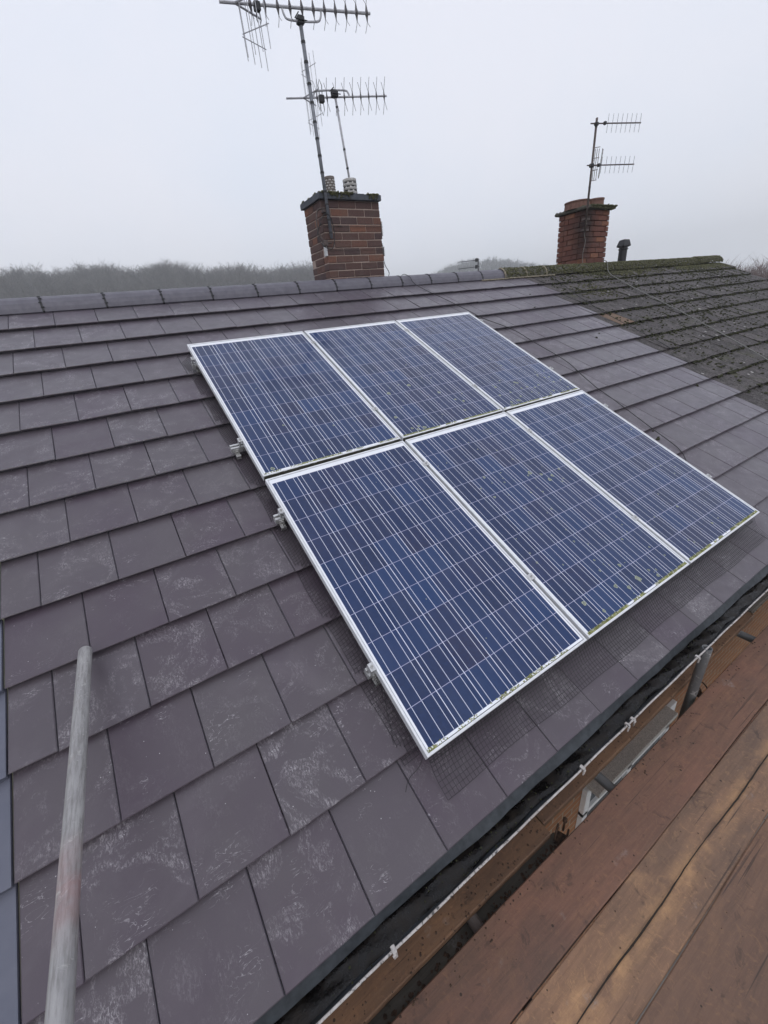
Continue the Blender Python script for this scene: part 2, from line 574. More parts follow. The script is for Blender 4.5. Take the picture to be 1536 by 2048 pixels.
M_VERGE = simple('blue_grey_plastic', (0.105, 0.112, 0.150), (0.125, 0.130, 0.168), 9, 0.5, 0, 0.1)
M_MORTAR = simple('pale_mortar', (0.22, 0.19, 0.14), (0.36, 0.32, 0.25), 35, 0.95, 0, 0.5, 0.006)
M_JOINT = simple('brick_mortar', (0.30, 0.23, 0.195), (0.42, 0.33, 0.285), 60, 0.95, 0, 0.4, 0.004)
M_BRICK1 = mat_brick('brown_brick', ((0.150, 0.082, 0.066), (0.085, 0.056, 0.056), (0.24, 0.110, 0.072)))
M_BRICK2 = mat_brick('red_brick', ((0.185, 0.072, 0.050), (0.125, 0.052, 0.040), (0.29, 0.125, 0.07)), stain=(6.85, 4.2, 2.52))
M_SLATE = simple('slate_capping', (0.055, 0.062, 0.078), (0.080, 0.088, 0.104), 22, 0.7, 0, 0.4, 0.006)
M_CAPOLD = simple('weathered_capping', (0.055, 0.052, 0.040), (0.10, 0.095, 0.075), 22, 0.9, 0, 0.7, 0.012)
M_TERRA = simple('terracotta', (0.13, 0.068, 0.052), (0.20, 0.105, 0.08), 25, 0.85, 0, 0.3)
M_TERRAD = simple('sooty_terracotta', (0.16, 0.135, 0.12), (0.25, 0.22, 0.21), 25, 0.85, 0, 0.3)
M_POTW = simple('dirty_white_metal', (0.42, 0.40, 0.38), (0.62, 0.61, 0.60), 30, 0.6, 0, 0.2)
M_MOSS = simple('moss', (0.040, 0.042, 0.018), (0.125, 0.122, 0.060), 35, 0.95, 0, 0.8, 0.01)
M_MOSSD = simple('dark_moss', (0.020, 0.022, 0.011), (0.055, 0.058, 0.022), 55, 0.95, 0, 0.8, 0.01)
M_ALU = simple('aerial_aluminium', (0.38, 0.38, 0.41), (0.55, 0.55, 0.58), 30, 0.5, 0.2)
M_ALUD = simple('weathered_mast', (0.15, 0.16, 0.18), (0.26, 0.27, 0.30), 18, 0.55, 0.4)
M_DIR = simple('dark_director', (0.05, 0.045, 0.05), (0.16, 0.15, 0.16), 60, 0.6, 0.2)
M_RUST = simple('rusty_mast', (0.06, 0.045, 0.042), (0.14, 0.11, 0.10), 28, 0.7, 0.2)
M_CABLE = simple('black_cable', (0.010, 0.010, 0.011), (0.02, 0.02, 0.02), 50, 0.5)
M_CABLEG = simple('grey_cable', (0.16, 0.16, 0.15), (0.24, 0.24, 0.22), 50, 0.6)
M_WIREM = simple('dark_coated_wire', (0.012, 0.012, 0.014), (0.022, 0.021, 0.024), 50, 0.5)
M_BOARD_IN = mat_board('wet_brown_board', (0.21, 0.120, 0.070), (0.135, 0.080, 0.052), (0.33, 0.17, 0.085), 0.5, dark=(0.045, 0.030, 0.024))
M_BOARD1 = mat_board('worn_red_board', (0.228, 0.120, 0.085), (0.170, 0.102, 0.074), (0.35, 0.185, 0.105), 0.5)
M_BOARD2 = mat_board('worn_orange_board', (0.30, 0.175, 0.110), (0.215, 0.135, 0.094), (0.56, 0.33, 0.17), 0.65, ridge=-0.659)
M_BOARD3 = mat_board('worn_brown_board', (0.190, 0.112, 0.078), (0.230, 0.136, 0.092), (0.40, 0.22, 0.115), 0.5)
M_BOARDG = mat_board('muddy_grey_board', (0.12, 0.105, 0.086), (0.16, 0.14, 0.115), (0.13, 0.11, 0.085), 0.3, dark=(0.014, 0.012, 0.011))
M_CRACK = simple('dark_split', (0.02, 0.014, 0.010), (0.035, 0.024, 0.017), 30, 0.95)
M_GALV = mat_galv('galvanised_tube')
M_GALVR = mat_galv('galvanised_tube_red_stain', (0.29, 0.282, 0.285), (0.42, 0.41, 0.405), red=1.39, rough=0.7)
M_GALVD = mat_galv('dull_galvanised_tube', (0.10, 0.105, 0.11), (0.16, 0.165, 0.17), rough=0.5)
M_GALVB = mat_galv('brown_dirty_tube', (0.085, 0.065, 0.058), (0.13, 0.10, 0.09), rough=0.7)
M_RUSTY = simple('rusty_iron', (0.035, 0.022, 0.016), (0.11, 0.06, 0.035), 70, 0.85, 0.1, 0.5, 0.003)
M_WOODP = simple('painted_white', (0.72, 0.72, 0.72), (0.80, 0.80, 0.80), 20, 0.4)


def mat_lip():
    n = NT('dirty_white_pvc')
    o = n.co()
    f = n.noise(o, 26, 5, 0.7, 0.8)
    c = n.mix(n.ramp(f, 0.3, 0.6), (0.30, 0.265, 0.24), (0.52, 0.49, 0.47))
    c = n.mix(n.ramp(n.noise(o, 60, 4, 0.7, 1.0), 0.55, 0.62), c, (0.05, 0.045, 0.045))
    return n.done(c, 0.45)


def mat_gutter_in():
    n = NT('dirty_gutter_inside')
    o = n.co()
    f = n.noise(n.scale(o, (0.3, 1, 1)), 24, 5, 0.7)
    c = n.mix(n.ramp(f, 0.4, 0.6), (0.045, 0.049, 0.057), (0.020, 0.020, 0.020))
    return n.done(c, 0.5)


def mat_silt():
    n = NT('wet_black_silt')
    o = n.co()
    f = n.noise(o, 14, 5, 0.65)
    c = n.mix(n.ramp(f, 0.45, 0.7), (0.006, 0.005, 0.005), (0.020, 0.014, 0.010))
    n.bump(n.noise(o, 30, 4, 0.7), 0.35, 0.01)
    return n.done(c, n.ramp(f, 0.4, 0.6, 0.14, 0.5), 0, 0.3)


def mat_wall(name, c1, c2, mort):
    n = NT(name)
    o = n.co()
    x, y, z = n.sep(o)
    cmb = n.t.nodes.new('ShaderNodeCombineXYZ')
    n.put(cmb.inputs[0], n.math('ADD', x, y)); n.put(cmb.inputs[1], z)
    b = n.t.nodes.new('ShaderNodeTexBrick')
    n.put(b.inputs['Vector'], cmb.outputs[0])
    b.inputs['Color1'].default_value = (*c1, 1); b.inputs['Color2'].default_value = (*c2, 1)
    b.inputs['Mortar'].default_value = (*mort, 1)
    b.inputs['Scale'].default_value = 1.0
    b.inputs['Brick Width'].default_value = 0.225; b.inputs['Row Height'].default_value = 0.075
    b.inputs['Mortar Size'].default_value = 0.006
    c = n.mix(n.math('MULTIPLY', n.ramp(n.noise(o, 20, 5, 0.7), 0.4, 0.7), 0.4), b.outputs['Color'], (0.12, 0.075, 0.05))
    n.bump(b.outputs['Fac'], -0.5, 0.006)
    return n.done(c, 0.85, 0, 0.3)


M_LIP = mat_lip()
M_GIN = mat_gutter_in()
M_SILT = mat_silt()
M_WALL = mat_wall('orange_brick_wall', (0.33, 0.15, 0.07), (0.26, 0.115, 0.055), (0.30, 0.26, 0.20))
M_WALL2 = mat_wall('red_brick_wall', (0.24, 0.10, 0.06), (0.19, 0.08, 0.05), (0.26, 0.22, 0.18))
M_SPECK = simple('speckled_felt', (0.30, 0.285, 0.26), (0.62, 0.59, 0.55), 190, 0.9)
M_PANE = simple('window_glass', (0.015, 0.025, 0.035), (0.02, 0.035, 0.05), 3, 0.08)
M_BARK = simple('bare_twigs', (0.035, 0.035, 0.038), (0.165, 0.152, 0.145), 0.33, 0.9)
M_BARKR = simple('red_brown_twigs', (0.115, 0.070, 0.062), (0.150, 0.098, 0.085), 0.5, 0.9)
M_FARW = simple('far_bare_twigs', (0.04, 0.042, 0.045), (0.06, 0.062, 0.065), 0.05, 0.9)
M_GROUND = simple('winter_grass_and_earth', (0.050, 0.055, 0.024), (0.085, 0.078, 0.048), 0.06, 0.95)
M_PATH = simple('concrete_path', (0.16, 0.155, 0.145), (0.23, 0.22, 0.205), 2.0, 0.9)

# ------------------------------------------------------------------ ground and hills
GZ = -5.6


def sstep(a, b, x):
    t = np.clip((x - a) / (b - a), 0, 1)
    return t * t * (3 - 2 * t)


AZN = np.array([-180, -60, -12, -6, -1.8, 1.5, 8.7, 17, 24.3, 31, 38, 60, 180.0])
AZE = np.array([0.03, 0.12, 0.128, 0.124, 0.130, 0.127, 0.122, 0.112, 0.105, 0.066, 0.0, 0.0, 0.03])   # tree-top slope of the near wood
AZF = np.array([-180, 34, 38.0, 41, 43.5, 47, 51, 55, 62, 180.0])
AZG = np.array([0.0, 0.0, 0.060, 0.080, 0.087, 0.078, 0.062, 0.045, 0.0, 0.0])     # far hill
NEAR_T, FAR_T = 13.0, 11.0


def hill_near(az):
    e = np.interp(az, AZN, AZE) + 0.003
    return np.maximum(e * 215 + 1.5 - NEAR_T - GZ, 0)


def hill_far(az):
    e = np.interp(az, AZF, AZG) + 0.004 * (az > 37) * (az < 56)
    return np.maximum(e * 400 + 1.5 - FAR_T - GZ, 0)


def terrain(x, y):
    dx, dy = x - CAM.x, y - CAM.y
    r = np.hypot(dx, dy); az = np.degrees(np.arctan2(dx, dy))
    w = 1 + 0.05 * np.sin(az * 0.9) + 0.03 * np.sin(r * 0.06 + az * 0.3)
    return GZ + hill_near(az) * sstep(100, 215, r) * w + hill_far(az) * sstep(240, 400, r)


rr = np.concatenate([[0.5, 15, 40, 70], np.linspace(90, 260, 18), np.linspace(280, 440, 14), [800, 1200, 2000, 3500, 5000]])
aa = np.radians(np.arange(0, 360, 2.0))
mb = MB()
for r in rr:
    X = CAM.x + r * np.sin(aa); Y = CAM.y + r * np.cos(aa)
    Z = terrain(X, Y)
    mb.v.extend(zip(X.tolist(), Y.tolist(), Z.tolist()))
na = len(aa)
for i in range(len(rr) - 1):
    for j in range(na):
        a, b = i * na + j, i * na + (j + 1) % na
        mb.face((a, a + na, b + na, b))
mb.face(list(range(na)))
tag(obj('ground', mb, M_GROUND, smooth=True), kind='structure')
mb = MB(); mb.box(-3, 14, -3.2, 0.02, GZ - 0.1, GZ + 0.02)
tag(obj('path', mb, M_PATH), kind='structure')


# ------------------------------------------------------------------ bare trees
def tree_template(h, seed, spread=0.5, levels=4, wide=1.0):
    r = random.Random(seed)
    V, F = [], []

    def seg(a, b, ra, rb, flat):
        d = (b - a)
        if d.length < 1e-5: return
        d.normalize()
        u = d.cross(Vector((r.uniform(-1, 1), r.uniform(-1, 1), r.uniform(-1, 1)))).normalized()
        k = len(V)
        if flat:
            V.extend([a + u * ra, a - u * ra, b])
            F.append((k, k + 1, k + 2))
        else:
            w = d.cross(u)
            for p, q in ((a, ra), (b, rb)):
                for an in (0, 2.09, 4.19):
                    V.append(p + (u * math.cos(an) + w * math.sin(an)) * q)
            for j in range(3):
                F.append((k + j, k + (j + 1) % 3, k + 3 + (j + 1) % 3, k + 3 + j))

    def grow(p, d, L, rad, lev):
        n = 2 if lev < levels - 1 else 1
        q = p
        for i in range(n):
            d2 = (d + Vector((r.uniform(-1, 1), r.uniform(-1, 1), r.uniform(-0.3, 0.8))) * 0.18).normalized()
            e = q + d2 * L / n
            seg(q, e, rad * (1 - 0.35 * i / n), rad * (1 - 0.35 * (i + 1) / n), lev >= 2)
            kids = 3 if lev < levels else 0
            if lev >= 1 or i == n - 1:
                for _ in range(kids if lev < levels - 1 else 4 if lev == levels - 1 else 0):
                    an = r.uniform(0, 6.28)
                    sp = r.uniform(0.35, 0.95) * spread * 1.6
                    side = Vector((math.cos(an), math.sin(an), 0))
                    nd = (d2 + side * sp + Vector((0, 0, 0.15))).normalized()
                    grow(q + (e - q) * r.uniform(0.4, 1), nd, L * r.uniform(0.5, 0.72), rad * 0.5, lev + 1)
            q = e
            d = d2
    grow(Vector((0, 0, 0)), Vector((0, 0, 1)), h * 0.34, 0.02 * h * wide, 0)
    for _ in range(3):
        an = r.uniform(0, 6.28)
        grow(Vector((0, 0, h * r.uniform(0.1, 0.3))), Vector((math.cos(an) * .6, math.sin(an) * .6, 1)).normalized(), h * 0.3, 0.012 * h * wide, 1)
    A = np.array([tuple(v) for v in V])
    A *= h / A[:, 2].max()
    tri = [f for f in F if len(f) == 3]; qd = [f for f in F if len(f) == 4]
    t = np.array(tri + [(a, b, c) for a, b, c, d in qd] + [(a, c, d) for a, b, c, d in qd], dtype=np.int32)
    return A, t


def forest(name, temps, spots, mat, label, cat):
    VV, FF = [], []
    nv = 0
    for (x, y, z, s, rot, k) in spots:
        A, t = temps[k]
        c, q = math.cos(rot), math.sin(rot)
        B = A * np.array([s * rng.uniform(0.85, 1.2), s * rng.uniform(0.85, 1.2), s])
        B = np.stack([B[:, 0] * c - B[:, 1] * q + x, B[:, 0] * q + B[:, 1] * c + y, B[:, 2] + z], 1)
        VV.append(B); FF.append(t + nv); nv += len(A)
    V = np.concatenate(VV).astype(np.float32); F = np.concatenate(FF).astype(np.int32)
    me = bpy.data.meshes.new(name)
    me.vertices.add(len(V)); me.vertices.foreach_set('co', V.ravel())
    me.loops.add(F.size); me.loops.foreach_set('vertex_index', F.ravel())
    me.polygons.add(len(F)); me.polygons.foreach_set('loop_start', np.arange(0, F.size, 3, dtype=np.int32))
    me.polygons.foreach_set('loop_total', np.full(len(F), 3, dtype=np.int32))
    me.update(calc_edges=True)
    me.materials.append(mat)
    o = bpy.data.objects.new(name, me)
    COL.objects.link(o)
    tag(o, label, cat, kind='stuff')
    return o


def polar_spots(az0, az1, r0, r1, step, hscale=(0.75, 1.1), nt=6, jit=0.5, aniso=1.0):
    out = []
    r = r0
    while r < r1:
        da = math.degrees(step / r)
        az = az0
        while az < az1:
            a = math.radians(az + random.uniform(-jit, jit) * da); q = r + random.uniform(-jit, jit) * step
            x, y = CAM.x + q * math.sin(a), CAM.y + q * math.cos(a)
            out.append((x, y, float(terrain(np.array(x), np.array(y))) - 0.2, random.uniform(*hscale), random.uniform(0, 6.28), random.randrange(nt)))
            az += da
        r += step * aniso
    return out


near_t = [tree_template(NEAR_T, 10 + i, 0.8, 4, 0.9) for i in range(6)]
forest('bare_wood', near_t, polar_spots(-22, 34, 130, 228, 4.7, (0.95, 1.15)), M_BARK,
       'grey misty wood of bare winter trees on the hillside behind the grey tiled roof', 'wood')
far_t = [tree_template(FAR_T, 30 + i, 0.5, 3, 1.8) for i in range(4)]
forest('distant_wood', far_t, polar_spots(35, 60, 320, 412, 5.6, nt=4), M_FARW,
       'pale blue hazy wooded hill far away, seen between the two chimneys', 'wood')
right_t = [tree_template(9.4, 50 + i, 0.5, 4, 0.6) for i in range(5)]
forest('brown_thicket', right_t, polar_spots(60, 84, 54, 94, 2.0, (0.80, 1.03), 5), M_BARKR,
       'reddish brown thicket of bare twigs behind the far end of the mossy roof', 'thicket')

# ------------------------------------------------------------------ tiled roofs
TW = 0.306
VF = [-0.267, 0.061, 0.390, 0.718, 1.047, 1.375, 1.705, 2.033, 2.374, 2.720, 3.064, 3.405, 3.745, 4.090, 4.43]
VERGE_X = -1.287
PARTY = lambda i: 5.11 if i % 2 else 5.22          # stepped line where the new tiles meet the old ones


def roof_tiles(mb, x_lo, x_hi, jit, thick=0.027, bare=None, flip=False):
    for i in range(len(VF) - 1):
        v0, v1 = VF[i], VF[i + 1]
        g = v1 - v0
        ph = (-0.383 if i % 2 == 0 else -0.530)
        lo, hi = x_lo(i), x_hi(i)
        k = math.floor((lo - ph) / TW)
        while True:
            a, b = ph + k * TW, ph + (k + 1) * TW
            k += 1
            if a >= hi - 0.004: break
            a, b = max(a, lo), min(b, hi)
            if b - a < 0.02: continue
            gap = 0.0016
            a += gap; b -= gap
            dz = random.gauss(0, jit); dv = random.gauss(0, jit * 0.8); tl = random.gauss(0, jit)
            t = (random.random(), random.random(), random.random() * 0.97, 1)
            if bare and abs((a + b) / 2 - bare[0]) < TW * 0.5 and i == bare[1]:
                t = (t[0], t[1], 1.0, 1)
            drop = 0.0295
            ov = min(0.07, (4.47 - v1) if i == len(VF) - 2 else 0.07)
            c = 0.003

            def top(u, v):
                f = (v - v0) / g
                s = (u - a) / (b - a) - 0.5
                return -0.100 - drop * f + (dz + tl * s * 2) * (1 - min(f, 1))
            vf, vb = v0 + dv, v1 + ov
            P = []
            for (q, dn) in ((0.0, -thick), (0.0, -c), (c, 0.0)):
                uc = 0.022 if dn == -thick else 0.0            # the front edge is undercut
                for (u, v) in ((a + q, vf + q + uc), (b - q, vf + q + uc), (b - q, vb), (a + q, vb)):
                    P.append((u, v, top(u, v) + dn))
            F = [(8, 9, 10, 11), (3, 2, 1, 0)]
            for kk in range(2):
                for j in range(4):
                    aa_, bb_ = kk * 4 + j, kk * 4 + (j + 1) % 4
                    F.append((aa_, bb_, bb_ + 4, aa_ + 4))
            mb.add(P, F, t)


def place(M):
    return M


# --- the house under the panels
house = empty('terraced_house', T(2.0, 0.03, GZ),
              'brick house whose new plum grey tiled roof carries the solar panels', 'house')
mb = MB()
roof_tiles(mb, lambda i: VERGE_X, PARTY, 0.0012)
rs = obj('roof_tiles', mb, M_TILE, house, ROOF)
mb = MB(); mb.box(VERGE_X + 0.01, 5.15, -0.20, 4.50, -0.19, -0.17)
obj('underlay', mb, M_UNDER, house, ROOF)
RY_, RZ_ = 4.10, 1.907        # ridge line
# back slope
BACK = T(0, 2 * RY_, 0) @ Matrix.Diagonal((1, -1, 1, 1)) @ ROOF
mb = MB()
mb.add([(VERGE_X, -0.3, -0.10), (5.15, -0.3, -0.10), (5.15, 4.47, -0.12), (VERGE_X, 4.47, -0.12)], [(3, 2, 1, 0)])
mb.t = [(0.4, 0.3, 0.4, 1)]
obj('back_roof_slope', mb, M_TILE, house, BACK)
mb = MB()
for (y0, y1) in ((0.03, 0.13), (8.07, 8.17)):
    mb.box(VERGE_X + 0.06, 5.165, y0, y1, GZ - 0.2, -0.32)
for x0 in (VERGE_X + 0.06, 5.06):
    mb.add([(x0, 0.13, GZ), (x0, 8.07, GZ), (x0, 8.07, -0.30), (x0, 4.1, 1.66), (x0, 0.13, -0.30),
            (x0 + .1, 0.13, GZ), (x0 + .1, 8.07, GZ), (x0 + .1, 8.07, -0.30), (x0 + .1, 4.1, 1.66), (x0 + .1, 0.13, -0.30)],
           [(4, 3, 2, 1, 0), (5, 6, 7, 8, 9), (0, 1, 6, 5), (1, 2, 7, 6), (2, 3, 8, 7), (3, 4, 9, 8), (4, 0, 5, 9)])
obj('wall', mb, M_WALL, house)
mb = MB(); mb.box(VERGE_X, 5.165, -0.165, -0.140, -0.42, -0.235); mb.box(VERGE_X, 5.165, -0.138, 0.028, -0.42, -0.408)
obj('fascia', mb, M_WOODP, house)
# verge strips, one to each course
for i in range(len(VF) - 1):
    mb = MB()
    v0, v1 = VF[i], VF[i + 1]
    w = 0.085
    pr = [(VERGE_X - w, -0.20), (VERGE_X - w, -0.108), (VERGE_X - w + 0.008, -0.098), (VERGE_X - 0.004, -0.098), (VERGE_X - 0.004, -0.115)]
    P = []
    for (v, dn) in ((v0 - 0.004, 0.0), (v1 + 0.02, -0.028)):
        P += [(x, v, n + dn) for (x, n) in pr]
    mb.add(P, [(k, k + 1, k + 6, k + 5) for k in range(4)] + [(4, 3, 2, 1, 0)])
    obj('verge_strip', mb, M_VERGE, house, ROOF)
# ridge tiles
RIDGE_PROF = [(-0.118, -0.070), (-0.112, -0.036), (-0.096, 0.000), (-0.066, 0.030), (-0.032, 0.047), (0.0, 0.053),
              (0.032, 0.047), (0.066, 0.030), (0.096, 0.000), (0.112, -0.036), (0.118, -0.070)]
joints = [-1.372, -0.892, -0.42, 0.053, 0.514, 0.978, 1.452, 1.920, 2.390, 2.855, 3.32, 3.79, 4.25]
for a, b in zip(joints[:-1], joints[1:]):
    a2 = max(a, -1.37)
    mb = MB()
    dz = random.gauss(0, 0.0015)
    inner = [(y * 0.86, z - 0.012) for (y, z) in RIDGE_PROF][::-1]
    mb.extrude(RIDGE_PROF + inner, a2 + 0.007, b - 0.007, closed=True, M=T(0, RY_, RZ_ + dz))
    rt = obj('ridge_tile', mb, M_RIDGE, house)
    mb = MB()
    pr = [(y * 1.03, z + 0.003) for (y, z) in RIDGE_PROF]
    pi = [(y * 0.9, z - 0.010) for (y, z) in RIDGE_PROF][::-1]
    mb.extrude(pr + pi, b - 0.008, b + 0.008, closed=True, M=T(0, RY_, RZ_))
    for k in range(1, 5):                                  # lugs of the dry-ridge union
        y, z = RIDGE_PROF[k]
        mb.cbox(b - 0.015 + 0.005 * (k % 2), b + 0.008 + 0.008 * (k % 2), RY_ + y - 0.007, RY_ + y + 0.004, RZ_ + z - 0.005, RZ_ + z + 0.005, 0.0015)
    obj('ridge_union', mb, M_BLACKP, rt)
mb = MB()
mb.extrude(RIDGE_PROF, 4.26, 4.70, M=T(0, RY_, RZ_ + 0.004))
obj('ridge_tile', mb, M_RIDGE, house)
mb = MB()                                                   # mortar bed under the last ridge tile
for k in range(40):
    x = 4.24 + 0.5 * k / 40
    mb.blob((x, RY_ - 0.125 + random.uniform(-.006, .006), RZ_ - 0.078), 0.018, 0.6)
obj('mortar_bedding', mb, M_MORTAR, house)

# eaves tray, gutter
mb = MB()
nseg = 110
xs = [VERGE_X + 6.4 * k / nseg for k in range(nseg + 1)]
P = []
for k, x in enumerate(xs):
    wv = 0.006 * math.sin(x * 3.1) + 0.004 * math.sin(x * 9.7 + 1) + random.uniform(-0.002, 0.002)
    P += [(x, -0.150, -0.222), (x, -0.186, -0.229), (x, -0.210 - wv, -0.262 + wv * 0.4), (x, -0.207 - wv, -0.266 + wv * 0.4)]
mb.add(P, [(k * 4 + j, (k + 1) * 4 + j, (k + 1) * 4 + j + 1, k * 4 + j + 1) for k in range(nseg) for j in range(3)])
obj('eaves_tray', mb, M_TRAY, house)
GY, GZC, GR = -0.228, -0.256, 0.0525


def gut_prof(r, a0=0, a1=180, n=12):
    return [(GY - r * math.cos(math.radians(a0 + (a1 - a0) * k / n)), GZC - r * math.sin(math.radians(a0 + (a1 - a0) * k / n))) for k in range(n + 1)]


gutter = tag(obj('gutter', (lambda m_: (m_.extrude(gut_prof(GR), VERGE_X - 0.02, 5.15, segs=12), m_)[1])(MB()), M_WOODP, house, smooth=True))
mb = MB(); mb.extrude(gut_prof(GR - 0.002), VERGE_X - 0.02, 5.15, segs=12); obj('gutter_lining', mb, M_GIN, gutter, smooth=True)
mb = MB()
npt = 150
mb.tube([(VERGE_X + 6.4 * k / npt, GY - GR - 0.001 + 0.0008 * math.sin(k * 0.7), GZC + 0.002) for k in range(npt + 1)], 0.0042, 8)
obj('gutter_lip', mb, M_LIP, gutter, smooth=True)
mb = MB()                                                   # sludge in the gutter
nx, ny = 260, 6
for i in range(nx + 1):
    x = VERGE_X + 6.4 * i / nx
    for j in range(ny + 1):
        f = j / ny
        y = GY - 0.029 + 0.070 * f + (0.004 * math.sin(x * 7) + 0.003 * math.sin(x * 23)) * (1 if j == 0 else 0)
        z = GZC - 0.034 + 0.004 * math.sin(x * 5 + f * 3) + 0.0025 * math.sin(x * 31 + j) + (-0.004 if j in (0, ny) else 0)
        mb.v.append((x, y, z))
for i in range(nx):
    for j in range(ny):
        a = i * (ny + 1) + j
        mb.face((a, a + ny + 1, a + ny + 2, a + 1))
obj('gutter_silt', mb, M_SILT, gutter, smooth=True)
mb = MB()
for k in range(520):
    x = random.uniform(-0.6, 4.6)
    if math.sin(x * 2.3 + 1) + math.sin(x * 5.1) < random.uniform(-1.4, 0.6): continue
    mb.blob((x, GY + random.uniform(-0.036, 0.03), GZC - 0.029 + random.uniform(0, .003)), random.uniform(0.0012, 0.0042), 0.6)
obj('gutter_debris', mb, M_MOSSD, gutter)['kind'] = 'stuff'
for u in (-0.372, 0.584, 0.914, 0.960, 1.569, 2.62, 3.3):
    mb = MB()
    y = GY - GR
    q = random.uniform(-0.002, 0.002)
    mb.cbox(u - 0.008, u + 0.007, y - 0.009, y + 0.010, GZC + 0.005, GZC + 0.009, 0.0015)
    mb.cbox(u - 0.007, u + 0.006, y - 0.011, y - 0.007, GZC - 0.03, GZC + 0.008, 0.0015)
    mb.cbox(u - 0.005 + q, u + 0.004 + q, y + 0.007, y + 0.011, GZC - 0.012, GZC + 0.010, 0.0015)
    mb.cbox(u - 0.010 + q, u + 0.002, y - 0.015, y - 0.009, GZC - 0.004, GZC + 0.005, 0.002)
    obj('gutter_clip', mb, M_LIP, gutter)
# window below the eaves
win = obj('window', (lambda m_: (m_.box(1.36, 2.46, 0.018, 0.029, -2.56, -1.60), m_)[1])(MB()), M_PANE, house)
mb = MB()
for (x0, x1, z0, z1) in ((1.30, 2.52, -1.90, -1.86), (1.30, 2.52, -1.64, -1.585), (1.30, 2.52, -2.62, -2.56), (1.30, 1.36, -2.56, -1.64), (2.46, 2.52, -2.56, -1.64), (1.88, 1.94, -2.56, -1.64)):
    mb.cbox(x0, x1, -0.006, 0.0285, z0, z1, 0.003)
obj('window_frame', mb, M_WOODP, win)
mb = MB(); mb.cbox(1.322, 2.372, -0.074, 0.0285, -1.58, -1.54, 0.004); obj('window_hood', mb, M_SPECK, win)


# ------------------------------------------------------------------ chimneys
def brick_stack(x0, x1, y0, y1, z0, z1, rough=1.0, mort_in=0.003, seed=1):
    rd = random.Random(seed)
    mb = MB(); core = MB()
    core.box(x0 + mort_in, x1 - mort_in, y0 + mort_in, y1 - mort_in, z0, z1)
    ch = 0.0765; L = 0.2235; D = 0.105; j = 0.010
    n = int(round((z1 - z0) / ch)); ch = (z1 - z0) / n
    for r in range(n):
        za, zb = z0 + r * ch + j / 2, z0 + (r + 1) * ch - j / 2
        for side in range(4):
            if side in (0, 2):
                a0, a1 = x0, x1
            else:
                a0, a1 = y0 + D, y1 - D
            off = (0 if (r + side) % 2 == 0 else L / 2)
            ps = [a0]
            q = a0 + (L - off if off else L)
            while q < a1 - 0.03:
                ps.append(q); q += L
            ps.append(a1)
            for k in range(len(ps) - 1):
                p, s_ = ps[k] + (j / 2 if k else (0 if side in (0, 2) else j / 2)), ps[k + 1] - (j / 2 if k < len(ps) - 2 else (0 if side in (0, 2) else j / 2))
                if s_ - p < 0.015: continue
                o = rd.uniform(0.0, 0.0035) * rough
                e0 = rd.uniform(-0.003, 0.005) * rough; e1 = rd.uniform(-0.003, 0.005) * rough
                t = (rd.random(), rd.random(), rd.random(), 1)
                c = 0.004
                if side == 0: B = (p - (e0 if k == 0 else 0), s_ + (e1 if k == len(ps) - 2 else 0), y0 - o, y0 + D)
                elif side == 2: B = (p - (e0 if k == 0 else 0), s_ + (e1 if k == len(ps) - 2 else 0), y1 - D, y1 + o)
                elif side == 1: B = (x1 - D, x1 + o, p, s_)
                else: B = (x0 - o, x0 + D, p, s_)
                mb.cbox(*B, za + rd.uniform(-.001, .001), zb + rd.uniform(-.001, .001), c, t)
    return mb, core


def moss_on(mb, x0, x1, y0, y1, z, n, r=(0.008, 0.022), sq=0.8):
    for _ in range(n):
        mb.blob((random.uniform(x0, x1), random.uniform(y0, y1), z + random.uniform(-0.006, 0.004)), random.uniform(*r), sq)


bm_, core = brick_stack(1.962, 2.735, 4.20, 4.655, 1.60, 2.745, 1.9, seed=3)
ch1 = obj('chimney', bm_, M_BRICK1, house)
obj('mortar_joints', core, M_JOINT, ch1)
mb = MB()
xs_ = [1.930, 2.09, 2.31, 2.52, 2.748]
for a, b in zip(xs_[:-1], xs_[1:]):
    dz = random.uniform(-0.002, 0.002)
    mb.cbox(a + 0.001, b - 0.001, 4.158, 4.43, 2.747, 2.806 + dz, 0.004)
    mb.cbox(a + 0.001, b - 0.001, 4.432, 4.690, 2.747, 2.806 + dz, 0.004)
obj('chimney_capping', mb, M_SLATE, ch1)
mb = MB()
moss_on(mb, 1.95, 2.36, 4.142, 4.22, 2.806, 150, (0.006, 0.018))
moss_on(mb, 2.56, 2.72, 4.142, 4.20, 2.806, 70, (0.005, 0.015))
for _ in range(150):
    x = random.choice([random.uniform(1.97, 2.34), random.uniform(2.58, 2.70)])
    mb.blob((x, 4.147, 2.806 - abs(random.gauss(0, 0.022))), random.uniform(0.003, 0.009), 1.0)
moss_on(mb, 1.93, 2.75, 4.2, 4.68, 2.812, 160, (0.006, 0.02))
obj('capping_moss', mb, M_MOSS, ch1)['kind'] = 'stuff'


